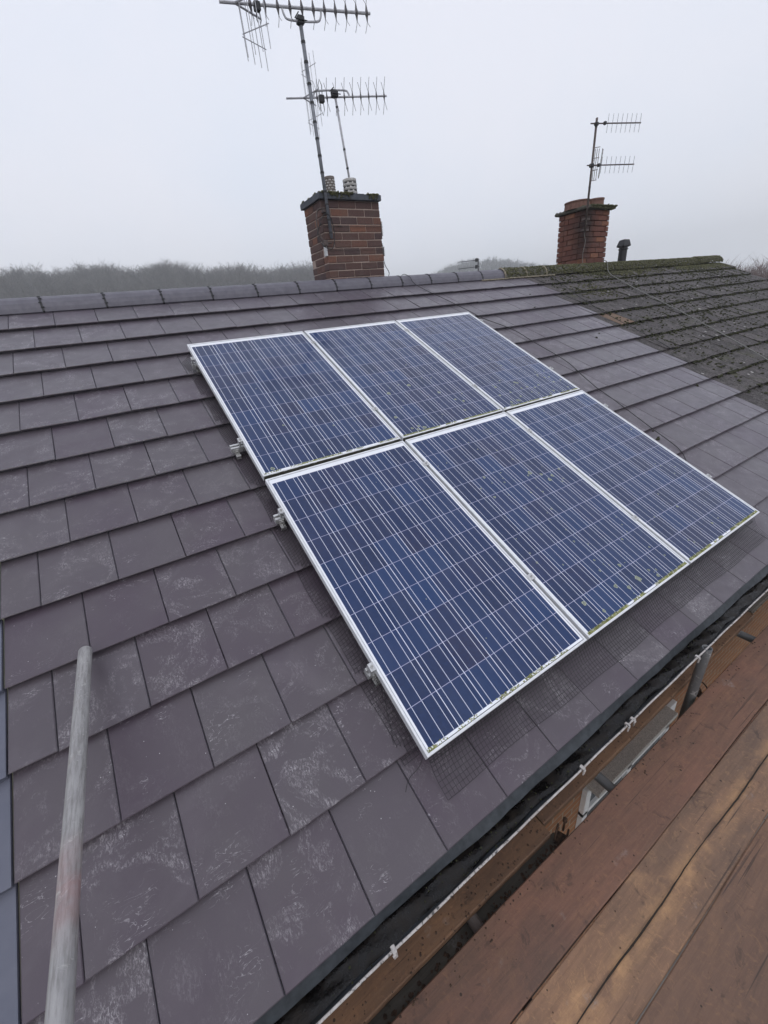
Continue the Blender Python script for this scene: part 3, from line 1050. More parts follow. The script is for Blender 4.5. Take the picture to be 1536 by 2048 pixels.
def louvre_pot(c, r, h, mat, slots, inner, parent, wide=1.0):
    mb = MB()
    prof = [(r * 0.93, 0.0), (r * 0.95, h * 0.1)]
    for k in range(slots):
        z0 = h * (0.12 + 0.74 * k / slots); z1 = h * (0.12 + 0.74 * (k + 1) / slots)
        prof += [(r * 1.0, z0), (r * 1.05, z0 + (z1 - z0) * 0.35), (r * 0.93, z0 + (z1 - z0) * 0.55), (r * 0.90, z1)]
    prof += [(r * 1.0, h * 0.88), (r * 1.02, h * 0.98), (r * 0.97, h), (r * 0.8, h * 1.01), (0.001, h * 1.0)]
    mb.lathe(prof, c, 22)
    nf = len(mb.f)                                         # then the openings between the louvres
    nn = 8
    for k in range(slots):
        z = h * (0.12 + 0.74 * (k + 0.72) / slots)
        for q in range(nn):
            an = 2 * math.pi * (q + 0.5 * (k % 2)) / nn
            A = T(*c) @ Matrix.Rotation(an, 4, 'Z')
            mb.cbox(r * 0.86, r * 0.965, -r * 0.22, r * 0.22, z - h * 0.028, z + h * 0.028, 0.001, M=A)
    o = obj('chimney_pot', mb, mat, parent, smooth=False)
    o.data.materials.append(inner)
    for f in o.data.polygons[nf:]:
        f.material_index = 1
    return o


louvre_pot((2.225, 4.42, 2.81), 0.060, 0.205, M_TERRAD, 6, M_POTW, ch1)
louvre_pot((2.492, 4.42, 2.80), 0.080, 0.205, M_POTW, 4, M_BLACKP, ch1)

# --- neighbouring house with the mossy roof
FARX = 11.72
nb = empty('mossy_roofed_house', T(8.4, 0.03, GZ),
           'neighbouring house with an old dark roof covered in moss and lichen', 'house')
mb = MB()
roof_tiles(mb, PARTY, lambda i: FARX, 0.004, bare=(5.36, 9))
obj('old_roof_tiles', mb, M_OLD, nb, ROOF)
mb = MB(); mb.box(5.16, FARX - 0.02, -0.20, 4.50, -0.19, -0.17)
obj('underlay', mb, M_UNDER, nb, ROOF)
mb = MB()
mb.add([(5.15, -0.3, -0.10), (FARX, -0.3, -0.10), (FARX, 4.47, -0.12), (5.15, 4.47, -0.12)], [(3, 2, 1, 0)])
mb.t = [(0.4, 0.3, 0.4, 1)]
obj('back_roof_slope', mb, M_OLD, nb, BACK)
mb = MB()
for (y0, y1) in ((0.03, 0.13), (8.07, 8.17)):
    mb.box(5.17, FARX - 0.06, y0, y1, GZ - 0.2, -0.32)
x0 = FARX - 0.18
mb.add([(x0, 0.13, GZ), (x0, 8.07, GZ), (x0, 8.07, -0.30), (x0, 4.1, 1.66), (x0, 0.13, -0.30),
        (x0 + .1, 0.13, GZ), (x0 + .1, 8.07, GZ), (x0 + .1, 8.07, -0.30), (x0 + .1, 4.1, 1.66), (x0 + .1, 0.13, -0.30)],
       [(4, 3, 2, 1, 0), (5, 6, 7, 8, 9), (0, 1, 6, 5), (1, 2, 7, 6), (2, 3, 8, 7), (3, 4, 9, 8), (4, 0, 5, 9)])
obj('wall', mb, M_WALL2, nb)
g2 = obj('gutter', (lambda m_: (m_.extrude(gut_prof(GR), 5.16, FARX, segs=8), m_)[1])(MB()), M_GIN, nb, smooth=True)
mb = MB(); mb.tube([(5.16 + 6.5 * k / 60, GY - GR, GZC + 0.002) for k in range(61)], 0.0052, 6); obj('gutter_lip', mb, M_LIP, g2)
# old ridge, mortar joints
oj = [4.70 + 0.46 * k for k in range(16)]
for k, (a, b) in enumerate(zip(oj[:-1], oj[1:])):
    b = min(b, FARX - 0.12)
    if a >= b - 0.05: continue
    mb = MB()
    lift = 0.012 + 0.014 * (a > 10.4)
    mb.extrude(RIDGE_PROF, a + 0.01, b - 0.01, M=T(0, RY_, RZ_ + lift + random.gauss(0, 0.002)) @ Matrix.Diagonal((1, 1.05, 1.05, 1)), segs=1)
    ro = obj('old_ridge_tile', mb, M_CAPOLD, nb, smooth=True)
    if k >= 3: continue
    mb = MB()
    n_ = 16
    for q in range(n_):
        f = q / (n_ - 1) * 5
        i0 = int(min(f, 4)); fr = f - i0
        y = RIDGE_PROF[i0][0] * (1 - fr) + RIDGE_PROF[i0 + 1][0] * fr; z = RIDGE_PROF[i0][1] * (1 - fr) + RIDGE_PROF[i0 + 1][1] * fr
        mb.blob((a, RY_ + y * 1.08, RZ_ + lift + z * 1.05 + 0.003), 0.014, 0.7)
    obj('mortar_joint', mb, M_MORTAR, ro)
mb = MB()
for k in range(110):
    x = 4.72 + 1.1 * k / 110
    mb.blob((x, RY_ - 0.128 + random.uniform(-.006, .006), RZ_ - 0.074), random.uniform(0.012, 0.020), 0.6)
obj('mortar_bedding', mb, M_MORTAR, nb)

bm_, core = brick_stack(6.822, 7.462, 4.20, 4.715, 1.60, 2.765, 2.6, 0.016, seed=9)
ch2 = obj('chimney', bm_, M_BRICK2, nb)
obj('mortar_joints', core, simple('dark_red_mortar', (0.10, 0.045, 0.035), (0.15, 0.07, 0.05), 50, 0.95), ch2)
mb = MB()
mb.cbox(6.765, 7.525, 4.14, 4.78, 2.767, 2.815, 0.012)
obj('chimney_capping', mb, M_CAPOLD, ch2)
mb = MB()
moss_on(mb, 6.85, 7.53, 4.12, 4.20, 2.812, 200, (0.008, 0.02))
for _ in range(160):
    mb.blob((random.uniform(6.85, 7.52), 4.138, 2.81 - abs(random.gauss(0, 0.022))), random.uniform(0.005, 0.012), 1.0)
moss_on(mb, 6.78, 7.53, 4.15, 4.78, 2.818, 260, (0.008, 0.022))
obj('capping_moss', mb, M_MOSS, ch2)['kind'] = 'stuff'
for (cx, cy, r, h) in ((6.93, 4.47, 0.20, 0.115), (7.27, 4.40, 0.165, 0.135)):
    mb = MB()
    mb.lathe([(r * 1.02, 0), (r * 0.98, h * 0.8), (r * 1.03, h * 0.85), (r * 1.03, h), (r * 0.88, h), (r * 0.86, 0.01), (0.001, 0.01)], (cx, cy, 2.81), 26)
    obj('chimney_pot', mb, M_TERRA, ch2, smooth=False)
# black flue terminal on the far slope
mb = MB()
mb.lathe([(0.072, -0.35), (0.072, 0.16), (0.085, 0.165), (0.085, 0.18), (0.072, 0.185), (0.072, 0.215)], (8.28, 4.35, 2.03), 18)
mb.lathe([(0.075, 0.20), (0.118, 0.215), (0.118, 0.235), (0.085, 0.32), (0.001, 0.335)], (8.28, 4.35, 2.03), 4, axis=Matrix.Rotation(0.6, 3, 'Z'))
obj('flue_terminal', mb, M_BLACKP, nb)

# ------------------------------------------------------------------ moss clumps
mb = MB()


def roofpt(u, v, n=-0.1):
    return (u, v * CA - n * SA, v * SA + n * CA)


def tile_n(v):
    for i in range(len(VF) - 1):
        if VF[i] <= v < VF[i + 1]:
            return -0.100 - 0.0295 * (v - VF[i]) / (VF[i + 1] - VF[i])
    return -0.1


for i in range(len(VF) - 1):                    # along the course edges of the old roof
    v0 = VF[i]
    x = 5.3
    while x < 11.7:
        x += random.expovariate(1 / 0.019)
        dens = 0.5 + 0.5 * math.sin(x * 1.7 + i * 2.1)
        if random.random() > 0.35 + 0.6 * dens: continue
        mb.blob(roofpt(x, v0 - random.uniform(0.0, 0.018), -0.116 + random.uniform(-.006, .006)), random.uniform(0.006, 0.019), 0.8)
for _ in range(2900):                            # loose clumps
    x = random.uniform(5.35, 11.6); v = random.uniform(0.2, 4.4)
    if math.sin(x * 2.3 + v) + math.sin(v * 3.1 - x) < random.uniform(-1.6, 0.9): continue
    mb.blob(roofpt(x, v, tile_n(v) + 0.004), random.uniform(0.007, 0.021), 0.55)
for _ in range(3400):                            # side joints
    i = random.randrange(len(VF) - 1)
    ph = (-0.383 if i % 2 == 0 else -0.530)
    x = ph + TW * random.randint(19, 39)
    if x < 5.3 or x > FARX - 0.05: continue
    v = random.uniform(VF[i], VF[i + 1])
    mb.blob(roofpt(x + random.gauss(0, 0.006), v, tile_n(v) + 0.001), random.uniform(0.004, 0.013), 0.6)
tag(obj('roof_moss', mb, M_MOSSD), 'dark moss clumps growing along the tile edges of the old roof', 'moss', kind='stuff')
mb = MB()
for _ in range(3600):                            # the ridge and the top courses
    x = random.uniform(4.72, 11.62)
    if x < 6.2 and random.random() < 0.35: continue
    f = random.uniform(0, 5.6)
    i0 = int(f); fr = f - i0
    y = RIDGE_PROF[i0][0] * (1 - fr) + RIDGE_PROF[i0 + 1][0] * fr; z = RIDGE_PROF[i0][1] * (1 - fr) + RIDGE_PROF[i0 + 1][1] * fr
    mb.blob((x, RY_ + y * 1.05, RZ_ + 0.012 + z * 1.05 + 0.012 * (x > 10.5)), random.uniform(0.006, 0.020), 0.75)
for _ in range(2300):
    x = 5.6 + 6.0 * random.random() ** 0.75; v = 4.42 - abs(random.gauss(0, 0.16))
    if math.sin(x * 1.9) < random.uniform(-1.2, 1.0) and x < 9.5: continue
    mb.blob(roofpt(x, v, tile_n(v) + 0.003), random.uniform(0.008, 0.022), 0.5)
for _ in range(170):
    x = random.gauss(6.0, 0.25); v = random.gauss(3.72, 0.14)
    mb.blob(roofpt(x, v, tile_n(v) + 0.003), random.uniform(0.008, 0.018), 0.5)
tag(obj('ridge_moss', mb, M_MOSS), 'thick green moss over the ridge of the old roof behind the red chimney', 'moss', kind='stuff')
# a few loose clumps on the new roof
clumps = [(3.30, 0.93, 0.015, 'largest dark moss clump on the new tiles, by the lower right corner of the array'),
          (3.39, 1.03, 0.007, 'crumb of moss just above the largest clump on the new tiles'),
          (4.31, 3.42, 0.010, 'small dark moss clump high on the new tiles, below the third course from the ridge'),
          (4.52, 2.55, 0.012, 'dark moss clump halfway up the new tiles, left one of a pair'),
          (4.70, 2.64, 0.009, 'dark moss clump halfway up the new tiles, right one of a pair'),
          (4.20, 2.05, 0.009, 'lone moss clump on the new tiles between the cable and the old roof'),
          (4.82, 1.35, 0.016, 'flat dark moss clump on the new tiles close to the edge of the old roof'),
          (4.62, 3.80, 0.008, 'topmost small moss clump on the new tiles near the ridge')]
for (x, v, r, lb) in clumps:
    mb = MB()
    for _ in range(7):
        mb.blob(roofpt(x + random.gauss(0, r * .7), v + random.gauss(0, r * .5), tile_n(v) + r * 0.3), r * random.uniform(0.5, 0.9), 0.7)
    tag(obj('moss_clump', mb, M_MOSSD), lb, 'moss', 'loose moss clumps on the new tiles')

# ------------------------------------------------------------------ solar panels
PW, PH, GX_, GYR = 0.992, 1.65, 0.020, 0.0257


def make_panel():
    root = bpy.data.objects.new('solar_panel', None); COL.objects.link(root)
    root.empty_display_size = 0.1
    mb = MB()
    d = 0.038; lip = 0.011
    # frame: outer walls and top lip
    for (x0, x1, y0, y1) in ((0, PW, 0, lip), (0, PW, PH - lip, PH), (0, lip, lip, PH - lip), (PW - lip, PW, lip, PH - lip)):
        mb.cbox(x0, x1, y0, y1, -d, 0.0, 0.0012)
    obj('frame', mb, M_FRAME, root)
    mb = MB()
    g = 0.0135
    mb.box(g, PW - g, g, PH - g, -0.010, -0.0035)
    obj('cell_sheet', mb, M_CELL, root)
    mb = MB()
    e = 0.0112
    mb.box(e, PW - e, e, PH - e, -0.016, -0.0105)
    obj('seal', mb, M_CABLE, root)
    return root


def mat_to(o, M):
    o.matrix_basis = M


proto = make_panel()
labels = {
    (0, 0): 'clean blue solar panel nearest the camera, at the lower left of the array',
    (1, 0): 'blue solar panel with green lichen rings, in the middle of the lower row',
    (2, 0): 'greyish solar panel at the lower right corner of the array with mossy bottom edge',
    (0, 1): 'blue solar panel at the upper left corner of the array',
    (1, 1): 'purplish solar panel in the middle of the upper row',
    (2, 1): 'pale dusty solar panel at the upper right corner of the array'}
panels = {}
first = True
for (i, j), lb in labels.items():
    o = proto if first else copy_tree(proto)
    first = False
    xx = i * (PW + GX_)
    yy = j * (PH + GYR + 0.004)
    rot = Matrix.Rotation(-0.0032 * j, 4, 'Z')              # the upper row sits slightly askew
    o.matrix_basis = ROOF @ T(0, yy, -0.001 * j) @ rot @ T(xx, 0, 0)
    tag(o, lb, 'solar panel', 'solar panels on the roof')
    panels[(i, j)] = o


def growth_strip(o, dens, x0=0.012, x1=PW - 0.012):
    mb = MB()
    W = world_of(o)
    for _ in range(int(2000 * dens)):
        x = random.uniform(x0, x1)
        if 0.5 + 0.5 * math.sin(x * 9 + dens * 7) + 0.35 * math.sin(x * 31 + dens * 20) + 0.25 * math.sin(x * 77) < random.random() * (1.45 - dens): continue
        mb.blob((x, 0.0125 + random.random() ** 1.5 * 0.013, -0.0032 + random.uniform(-.0005, .001)), random.uniform(0.0014, 0.0040), 0.5)
    c = obj('green_growth', mb, M_GROW, o, W); c['kind'] = 'stuff'
    return c


for k, dn in (((0, 0), 0.35), ((1, 0), 0.9), ((2, 0), 1.0), ((0, 1), 0.6), ((1, 1), 0.95), ((2, 1), 0.75)):
    growth_strip(panels[k], dn)


M_GRIME_SHADE = simple('dark_grime_gap_shade', (0.035, 0.033, 0.024), (0.075, 0.07, 0.05), 30, 0.95)  # grime tone with the shade of the gap between panel rows painted in
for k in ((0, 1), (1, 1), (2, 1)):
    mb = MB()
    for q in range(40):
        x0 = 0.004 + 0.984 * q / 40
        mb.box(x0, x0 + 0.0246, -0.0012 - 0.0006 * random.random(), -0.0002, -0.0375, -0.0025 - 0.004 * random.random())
    obj('grime_gap_shade', mb, M_GRIME_SHADE, panels[k], world_of(panels[k]))['kind'] = 'stuff'


def lichen(o, spots):
    mb = MB()
    for (x, y, r) in spots:
        n = 14
        ph = random.random() * 6
        P, F = [], []
        for (q, h) in ((1.0, -0.0034), (0.86, -0.0024), (0.62, -0.0024), (0.50, -0.0034)):
            for k in range(n):
                an = 2 * math.pi * k / n
                rr_ = r * q * (1 + 0.16 * math.sin(an * 3 + ph) + random.uniform(-.10, .10))
                P.append((x + rr_ * math.cos(an) * 0.95, y + rr_ * math.sin(an), h))
        for a in range(3):
            for k in range(n):
                F.append((a * n + k, a * n + (k + 1) % n, (a + 1) * n + (k + 1) % n, (a + 1) * n + k))
        mb.add(P, F)
        if r > 0.008:
            mb.blob((x, y, -0.0034), r * 0.3, 0.3)
    obj('lichen_rings', mb, M_LICHEN, o, world_of(o))['kind'] = 'stuff'


def rel(i, j, L):
    return [(x - i * (PW + GX_), y - j * (PH + GYR + 0.004), r) for (x, y, r) in L]


def scatter(n, x0, x1, y0, y1, r0, r1):
    return [(random.uniform(x0, x1), random.uniform(y0, y1), random.uniform(r0, r1)) for _ in range(n)]


lichen(panels[(1, 0)], rel(1, 0, [(1.153, .145, .013), (1.218, .062, .010), (1.589, .102, .014), (1.588, .084, .009), (1.600, .090, .011), (1.484, .085, .012), (1.415, .128, .012),
       (1.567, .208, .011), (1.73, .05, .010), (1.647, 1.022, .016), (1.717, .976, .011), (1.737, .913, .014), (1.788, .935, .012), (1.892, .964, .009), (1.71, .10, .008), (1.30, 1.12, .010), (1.24, .95, .009)])
       + scatter(50, .05, .93, .04, 1.5, .003, .0075))
lichen(panels[(1, 1)], rel(1, 1, [(1.098, 1.909, .014), (1.177, 1.725, .012), (1.202, 1.754, .011), (1.141, 1.751, .011), (1.238, 1.727, .015), (1.639, 2.078, .013), (1.765, 1.906, .012),
       (1.692, 1.799, .010), (1.711, 1.947, .010), (1.45, 2.25, .016), (1.22, 2.2, .016)]) + scatter(26, .05, .93, .04, 1.5, .003, .007))
lichen(panels[(2, 1)], scatter(34, .08, .95, .03, .38, .006, .013) + scatter(20, .05, .93, .3, 1.5, .003, .008))
lichen(panels[(0, 1)], [(.075, .045, .014), (.30, .42, .008), (.62, .30, .007)] + scatter(8, .05, .93, .04, 1.5, .002, .005))
lichen(panels[(2, 0)], scatter(14, .05, .93, .04, 1.2, .003, .009))
lichen(panels[(0, 0)], scatter(7, .05, .93, .04, 1.4, .0015, .004))

# ------------------------------------------------------------------ rails, clamps, hooks
AW = 3 * PW + 2 * GX_
rail_lab = ['lowest mounting rail, under the lower row near the front corner', 'second mounting rail from the bottom, its end cut flush beside a tile hook',
            'third mounting rail from the bottom, its end sticking out furthest from under the panels', 'topmost mounting rail, near the top edge of the array']
for (v, x0, lb) in ((0.40, -0.030, rail_lab[0]), (1.385, -0.052, rail_lab[1]), (2.045, -0.078, rail_lab[2]), (3.10, -0.028, rail_lab[3])):
    rr_ = empty('mounting_rail', ROOF @ T(x0, v - 0.02, -0.08), lb, 'rail', 'aluminium mounting rails under the panels')
    mb = MB()
    y0, z0 = v - 0.020, -0.079
    prof = [(y0, z0), (y0 + .04, z0), (y0 + .04, z0 + .040), (y0 + .027, z0 + .040), (y0 + .027, z0 + .034), (y0 + .033, z0 + .034), (y0 + .033, z0 + .022),
            (y0 + .007, z0 + .022), (y0 + .007, z0 + .034), (y0 + .013, z0 + .034), (y0 + .013, z0 + .040), (y0, z0 + .040)]
    mb.extrude(prof, x0, AW + 0.03, closed=True)
    obj('rail_profile', mb, M_RAIL, rr_, ROOF)
    for x in (-0.012, AW + 0.012):
        mb = MB(); s_ = -1 if x < 0 else 1
        mb.cbox(x - 0.016, x + 0.016, v - 0.020, v + 0.020, -0.0365, 0.0, 0.001) if False else None
        mb.cbox(min(x, x - s_ * 0.0) - 0.013, x + 0.013, v - 0.019, v + 0.019, 0.0012, 0.0042, 0.001)
        mb.cbox(x - 0.003 + s_ * 0.003, x + 0.001 + s_ * 0.003, v - 0.019, v + 0.019, -0.037, 0.0011, 0.0005)
        mb.cbox(x + s_ * 0.009, x + s_ * 0.012, v - 0.019, v + 0.019, -0.037, 0.0011, 0.0005) if s_ > 0 else mb.cbox(x - 0.012, x - 0.009, v - 0.019, v + 0.019, -0.037, 0.0011, 0.0005)
        cl = obj('end_clamp', mb, M_RAIL, rr_, ROOF)
        mb = MB()
        mb.lathe([(0.007, 0.0043), (0.007, 0.0095), (0.004, 0.0098), (0.0036, 0.006), (0.001, 0.006)], (x, v, 0), 12)
        obj('bolt', mb, M_STEEL, cl, ROOF)
    for x in (PW + GX_ / 2, 2 * PW + 1.5 * GX_):
        mb = MB()
        mb.cbox(x - 0.020, x + 0.020, v - 0.018, v + 0.018, 0.0012, 0.0040, 0.001)
        cl = obj('mid_clamp', mb, M_RAIL, rr_, ROOF)
        mb = MB()
        mb.lathe([(0.007, 0.0042), (0.007, 0.0095), (0.004, 0.0098), (0.0036, 0.006), (0.001, 0.006)], (x, v, 0), 12)
        obj('bolt', mb, M_STEEL, cl, ROOF)
    for k, x in enumerate((x0 + 0.032, 0.75, 1.5, 2.3, 2.95)):     # stainless roof hooks
        mb = MB()
        mb.cbox(x - 0.015, x + 0.015, v - 0.052, v - 0.021, -0.083, -0.078, 0.001)
        mb.cbox(x - 0.015, x + 0.015, v - 0.026, v - 0.0205, -0.083, -0.048, 0.001)
        mb.cbox(x - 0.015, x + 0.015, v - 0.057, v - 0.052, -0.104, -0.078, 0.001)
        hk = obj('roof_hook', mb, M_STEEL, rr_, ROOF)
        mb = MB(); mb.lathe([(0.006, 0), (0.006, 0.005), (0.001, 0.006)], (x, v - 0.032, -0.078), 8)
        mb.cbox(x - 0.006, x + 0.006, v - 0.032, v - 0.026, -0.066, -0.056, 0.001)
        obj('bolt', mb, M_STEEL, hk, ROOF)

# ------------------------------------------------------------------ wire mesh round the array
mb = MB()
S = 0.0185
rw = 0.00112


def ribbon(pts, t=None):
    mb.tube(pts, rw, 3, caps=False)


def skirt(s, u):
    """section of the bottom skirt: s = distance along the mesh from the panel edge"""
    w = 0.004 * math.sin(u * 4.3) + 0.003 * math.sin(u * 11.0 + s * 20)
    pr = [(0.0, 0.012, -0.040), (0.03, -0.010, -0.052), (0.07, -0.040, -0.074), (0.105, -0.072, -0.089), (0.14, -0.107, -0.094), (0.182, -0.149, -0.0965)]
    for a, b in zip(pr[:-1], pr[1:]):
        if s <= b[0] + 1e-6:
            f = (s - a[0]) / (b[0] - a[0])
            return (a[1] + (b[1] - a[1]) * f + w * (s / 0.18), a[2] + (b[2] - a[2]) * f + 0.003 * math.sin(u * 7 + s * 30) * (s > 0.02) * (s < 0.12))
    return pr[-1][1], pr[-1][2]


nrow = 10
cols = int((AW - 0.02) / S)
for r in range(nrow):
    s = r * 0.182 / (nrow - 1)
    ribbon([(0.015 + k * S, *skirt(s, k * S)) for k in range(0, cols + 1, 2)])
for k in range(cols + 1):
    ribbon([(0.015 + k * S, *skirt(s * 0.182 / 6, k * S)) for s in range(7)])
for r in range(6):
    s = r * 0.012
    ribbon([(0.022 + k * S, skirt(s, k * S)[0] + 0.012, skirt(s, k * S)[1] - 0.006) for k in range(0, cols, 2)])
for k in range(cols):
    ribbon([(0.024 + k * S, skirt(s * 0.012, k * S)[0] + 0.012, skirt(s * 0.012, k * S)[1] - 0.006) for s in range(6)])
# left side: from the frame down on to the tiles
rows = int(3.25 / S)


def lskirt(s, v):
    pr = [(0.0, 0.004, -0.040), (0.03, -0.012, -0.062), (0.06, -0.032, -0.086), (0.095, -0.062, -0.096)]
    w = 0.006 * math.sin(v * 5.1) + 0.004 * math.sin(v * 13)
    for a, b in zip(pr[:-1], pr[1:]):
        if s <= b[0] + 1e-6:
            f = (s - a[0]) / (b[0] - a[0])
            return a[1] + (b[1] - a[1]) * f + w * s / 0.09, a[2] + (b[2] - a[2]) * f + (tile_n(v) + 0.1) * (s / 0.095)
    return pr[-1][1], pr[-1][2]


for r in range(6):
    s = r * 0.095 / 5
    ribbon([(lskirt(s, k * S)[0], 0.03 + k * S, lskirt(s, k * S)[1]) for k in range(rows + 1)])
for k in range(rows + 1):
    ribbon([(lskirt(q * 0.095 / 4, k * S)[0], 0.03 + k * S, lskirt(q * 0.095 / 4, k * S)[1]) for q in range(5)])
# top edge fringe
for r in range(3):
    ribbon([(0.01 + k * 0.04, 2 * PH + 0.03 + 0.004 * r, -0.045 + 0.018 * r) for k in range(0, 75)])
for k in range(0, 160):
    ribbon([(0.01 + k * S, 2 * PH + 0.027, -0.09), (0.01 + k * S, 2 * PH + 0.036, -0.008)])
tag(obj('wire_mesh', mb, M_WIREM, None, ROOF), 'black wire bird mesh hanging below the solar panels and lying on the tiles', 'wire mesh')

# ------------------------------------------------------------------ cables
def smooth_path(P, n=6):
    out = []
    P = [Vector(p) for p in P]
    for i in range(len(P) - 1):
        p0, p1, p2, p3 = P[max(i - 1, 0)], P[i], P[i + 1], P[min(i + 2, len(P) - 1)]
        for k in range(n):
            t = k / n
            out.append(0.5 * ((2 * p1) + (-p0 + p2) * t + (2 * p0 - 5 * p1 + 4 * p2 - p3) * t * t + (-p0 + 3 * p1 - 3 * p2 + p3) * t ** 3))
    out.append(P[-1])
    return out


def cable(name, pts, r, mat, label, cat='cable', group=None):
    mb = MB(); mb.tube(smooth_path(pts), r, 6)
    return tag(obj(name, mb, mat, smooth=True), label, cat, group)


cable('aerial_cable', [(2.95, 4.30, 1.80), (2.96, 4.14, 1.965), (2.98, 4.0, 1.93)] + [roofpt(u, v, -0.094) for (u, v) in
      [(3.025, 4.32), (3.161, 3.825), (3.246, 3.495), (3.29, 3.3), (3.459, 2.983), (3.488, 2.668), (3.531, 2.225), (3.462, 1.933), (3.413, 1.707), (3.405, 1.517), (3.354, 1.059), (3.307, 0.728), (3.10, 0.55), (3.0, 0.5)]],
      0.0035, M_CABLE, 'black cable running from the ridge down the grey tiles right of the panels')
cable('aerial_cable', [(7.35, 4.15, 2.02), (7.28, 4.02, 1.97)] + [roofpt(u, v, -0.088) for (u, v) in
      [(7.1, 4.25), (6.99, 3.9), (6.934, 3.548), (6.896, 2.913), (6.848, 2.508), (6.731, 1.775), (6.615, 1.312), (6.45, 0.7), (6.38, 0.1)]],
      0.006, M_CABLEG, 'grey cable running diagonally down the mossy tiles below the red chimney')
cable('aerial_cable', [(5.80, 4.14, 1.985), (5.70, 4.0, 1.95)] + [roofpt(u, v, -0.092) for (u, v) in
      [(5.654, 4.275), (5.476, 3.765), (5.394, 3.479), (5.33, 2.943), (5.35, 2.364), (5.33, 1.926)]],
      0.0032, M_CABLE, 'thin dark cable at the left edge of the mossy tiles')
cable('aerial_cable', [(2.765, 4.32, 2.45), (2.785, 4.30, 2.373), (2.809, 4.30, 2.298), (2.799, 4.30, 2.206), (2.818, 4.30, 2.106), (2.872, 4.30, 2.014), (2.83, 4.30, 1.93), (2.80, 4.35, 1.80)],
      0.0045, M_CABLE, 'black cable hanging in a loose loop off the right side of the brown chimney')
cable('aerial_cable', [(1.90, 4.13, 2.52), (1.86, 4.17, 2.42), (1.885, 4.12, 2.30), (1.99, 4.10, 2.27), (2.05, 4.13, 2.40), (2.03, 4.12, 2.55), (1.97, 4.12, 2.60), (1.90, 4.13, 2.54)],
      0.0045, M_CABLE, 'coil of black cable hanging on the left corner of the brown chimney')
cable('loose_wire', [roofpt(u, v, n) for (u, v, n) in ((0.01, 0.02, -0.06), (-0.021, -0.004, -0.085), (-0.07, -0.014, -0.09), (-0.095, -0.028, -0.092), (-0.112, -0.045, -0.096))],
      0.0014, M_CABLE, 'short loose black wire end curling out below the bottom left corner of the panels', 'wire')
cable('loose_wire', [roofpt(u, v, n) for (u, v, n) in ((0.0, 0.30, -0.06), (-0.02, 0.24, -0.09), (-0.04, 0.17, -0.10), (-0.065, 0.11, -0.106), (-0.09, 0.055, -0.104))],
      0.0010, M_CABLE, 'thin black wire bowed against the tile left of the lowest panel', 'wire')


# ------------------------------------------------------------------ TV aerials
def xdirector(c, ax, h, parent, core=0.045, spread=0.05, rr_=0.0024, mat=None, fat=0.013):
    """X-shaped director: plastic centre and four whiskers, standing across the boom"""
    c = Vector(c); ax = Vector(ax).normalized(); side = ax.cross(Vector((0, 0, 1))).normalized()
    Z = Vector((0, 0, 1))
    mb = MB()
    mb.tube([c - Z * core, c - Z * core * 0.4, c, c + Z * core * 0.4, c + Z * core], [0.004, fat * 0.55, fat, fat * 0.55, 0.004], 6, t=None)
    for sz in (1, -1):
        for ss in (1, -1):
            mb.tube([c + Z * sz * core * 0.85, c + Z * sz * core * 1.3 + side * ss * spread * 0.35, c + Z * sz * h + side * ss * spread + ax * ss * 0.01], rr_, 4)
    return obj('director', mb, mat or M_DIR, parent)


def corner_reflector(apex, ax, parent, wing=0.30, rod=0.28, bars=0.20, ang=52, rr_=0.003, n=4, mat=None):
    apex = Vector(apex); ax = Vector(ax).normalized(); side = ax.cross(Vector((0, 0, 1))).normalized()
    Z = Vector((0, 0, 1))
    for ss in (1, -1):
        mb = MB()
        w = (ax * math.cos(math.radians(ang)) + side * ss * math.sin(math.radians(ang))).normalized()
        for k in range(n):
            q = apex + w * (0.05 + (wing - 0.05) * k / (n - 1))
            mb.tube([q - Z * rod, q + Z * rod], rr_, 5)
        for sz in (-1, 1):
            mb.tube([apex + w * 0.03 + Z * bars * sz, apex + w * (wing + 0.02) + Z * bars * sz], rr_ * 1.1, 5)
        mb.tube([apex + w * 0.0, apex + w * (wing + 0.01)], rr_ * 2.2, 6)
        obj('reflector_panel', mb, mat or M_ALU, parent)


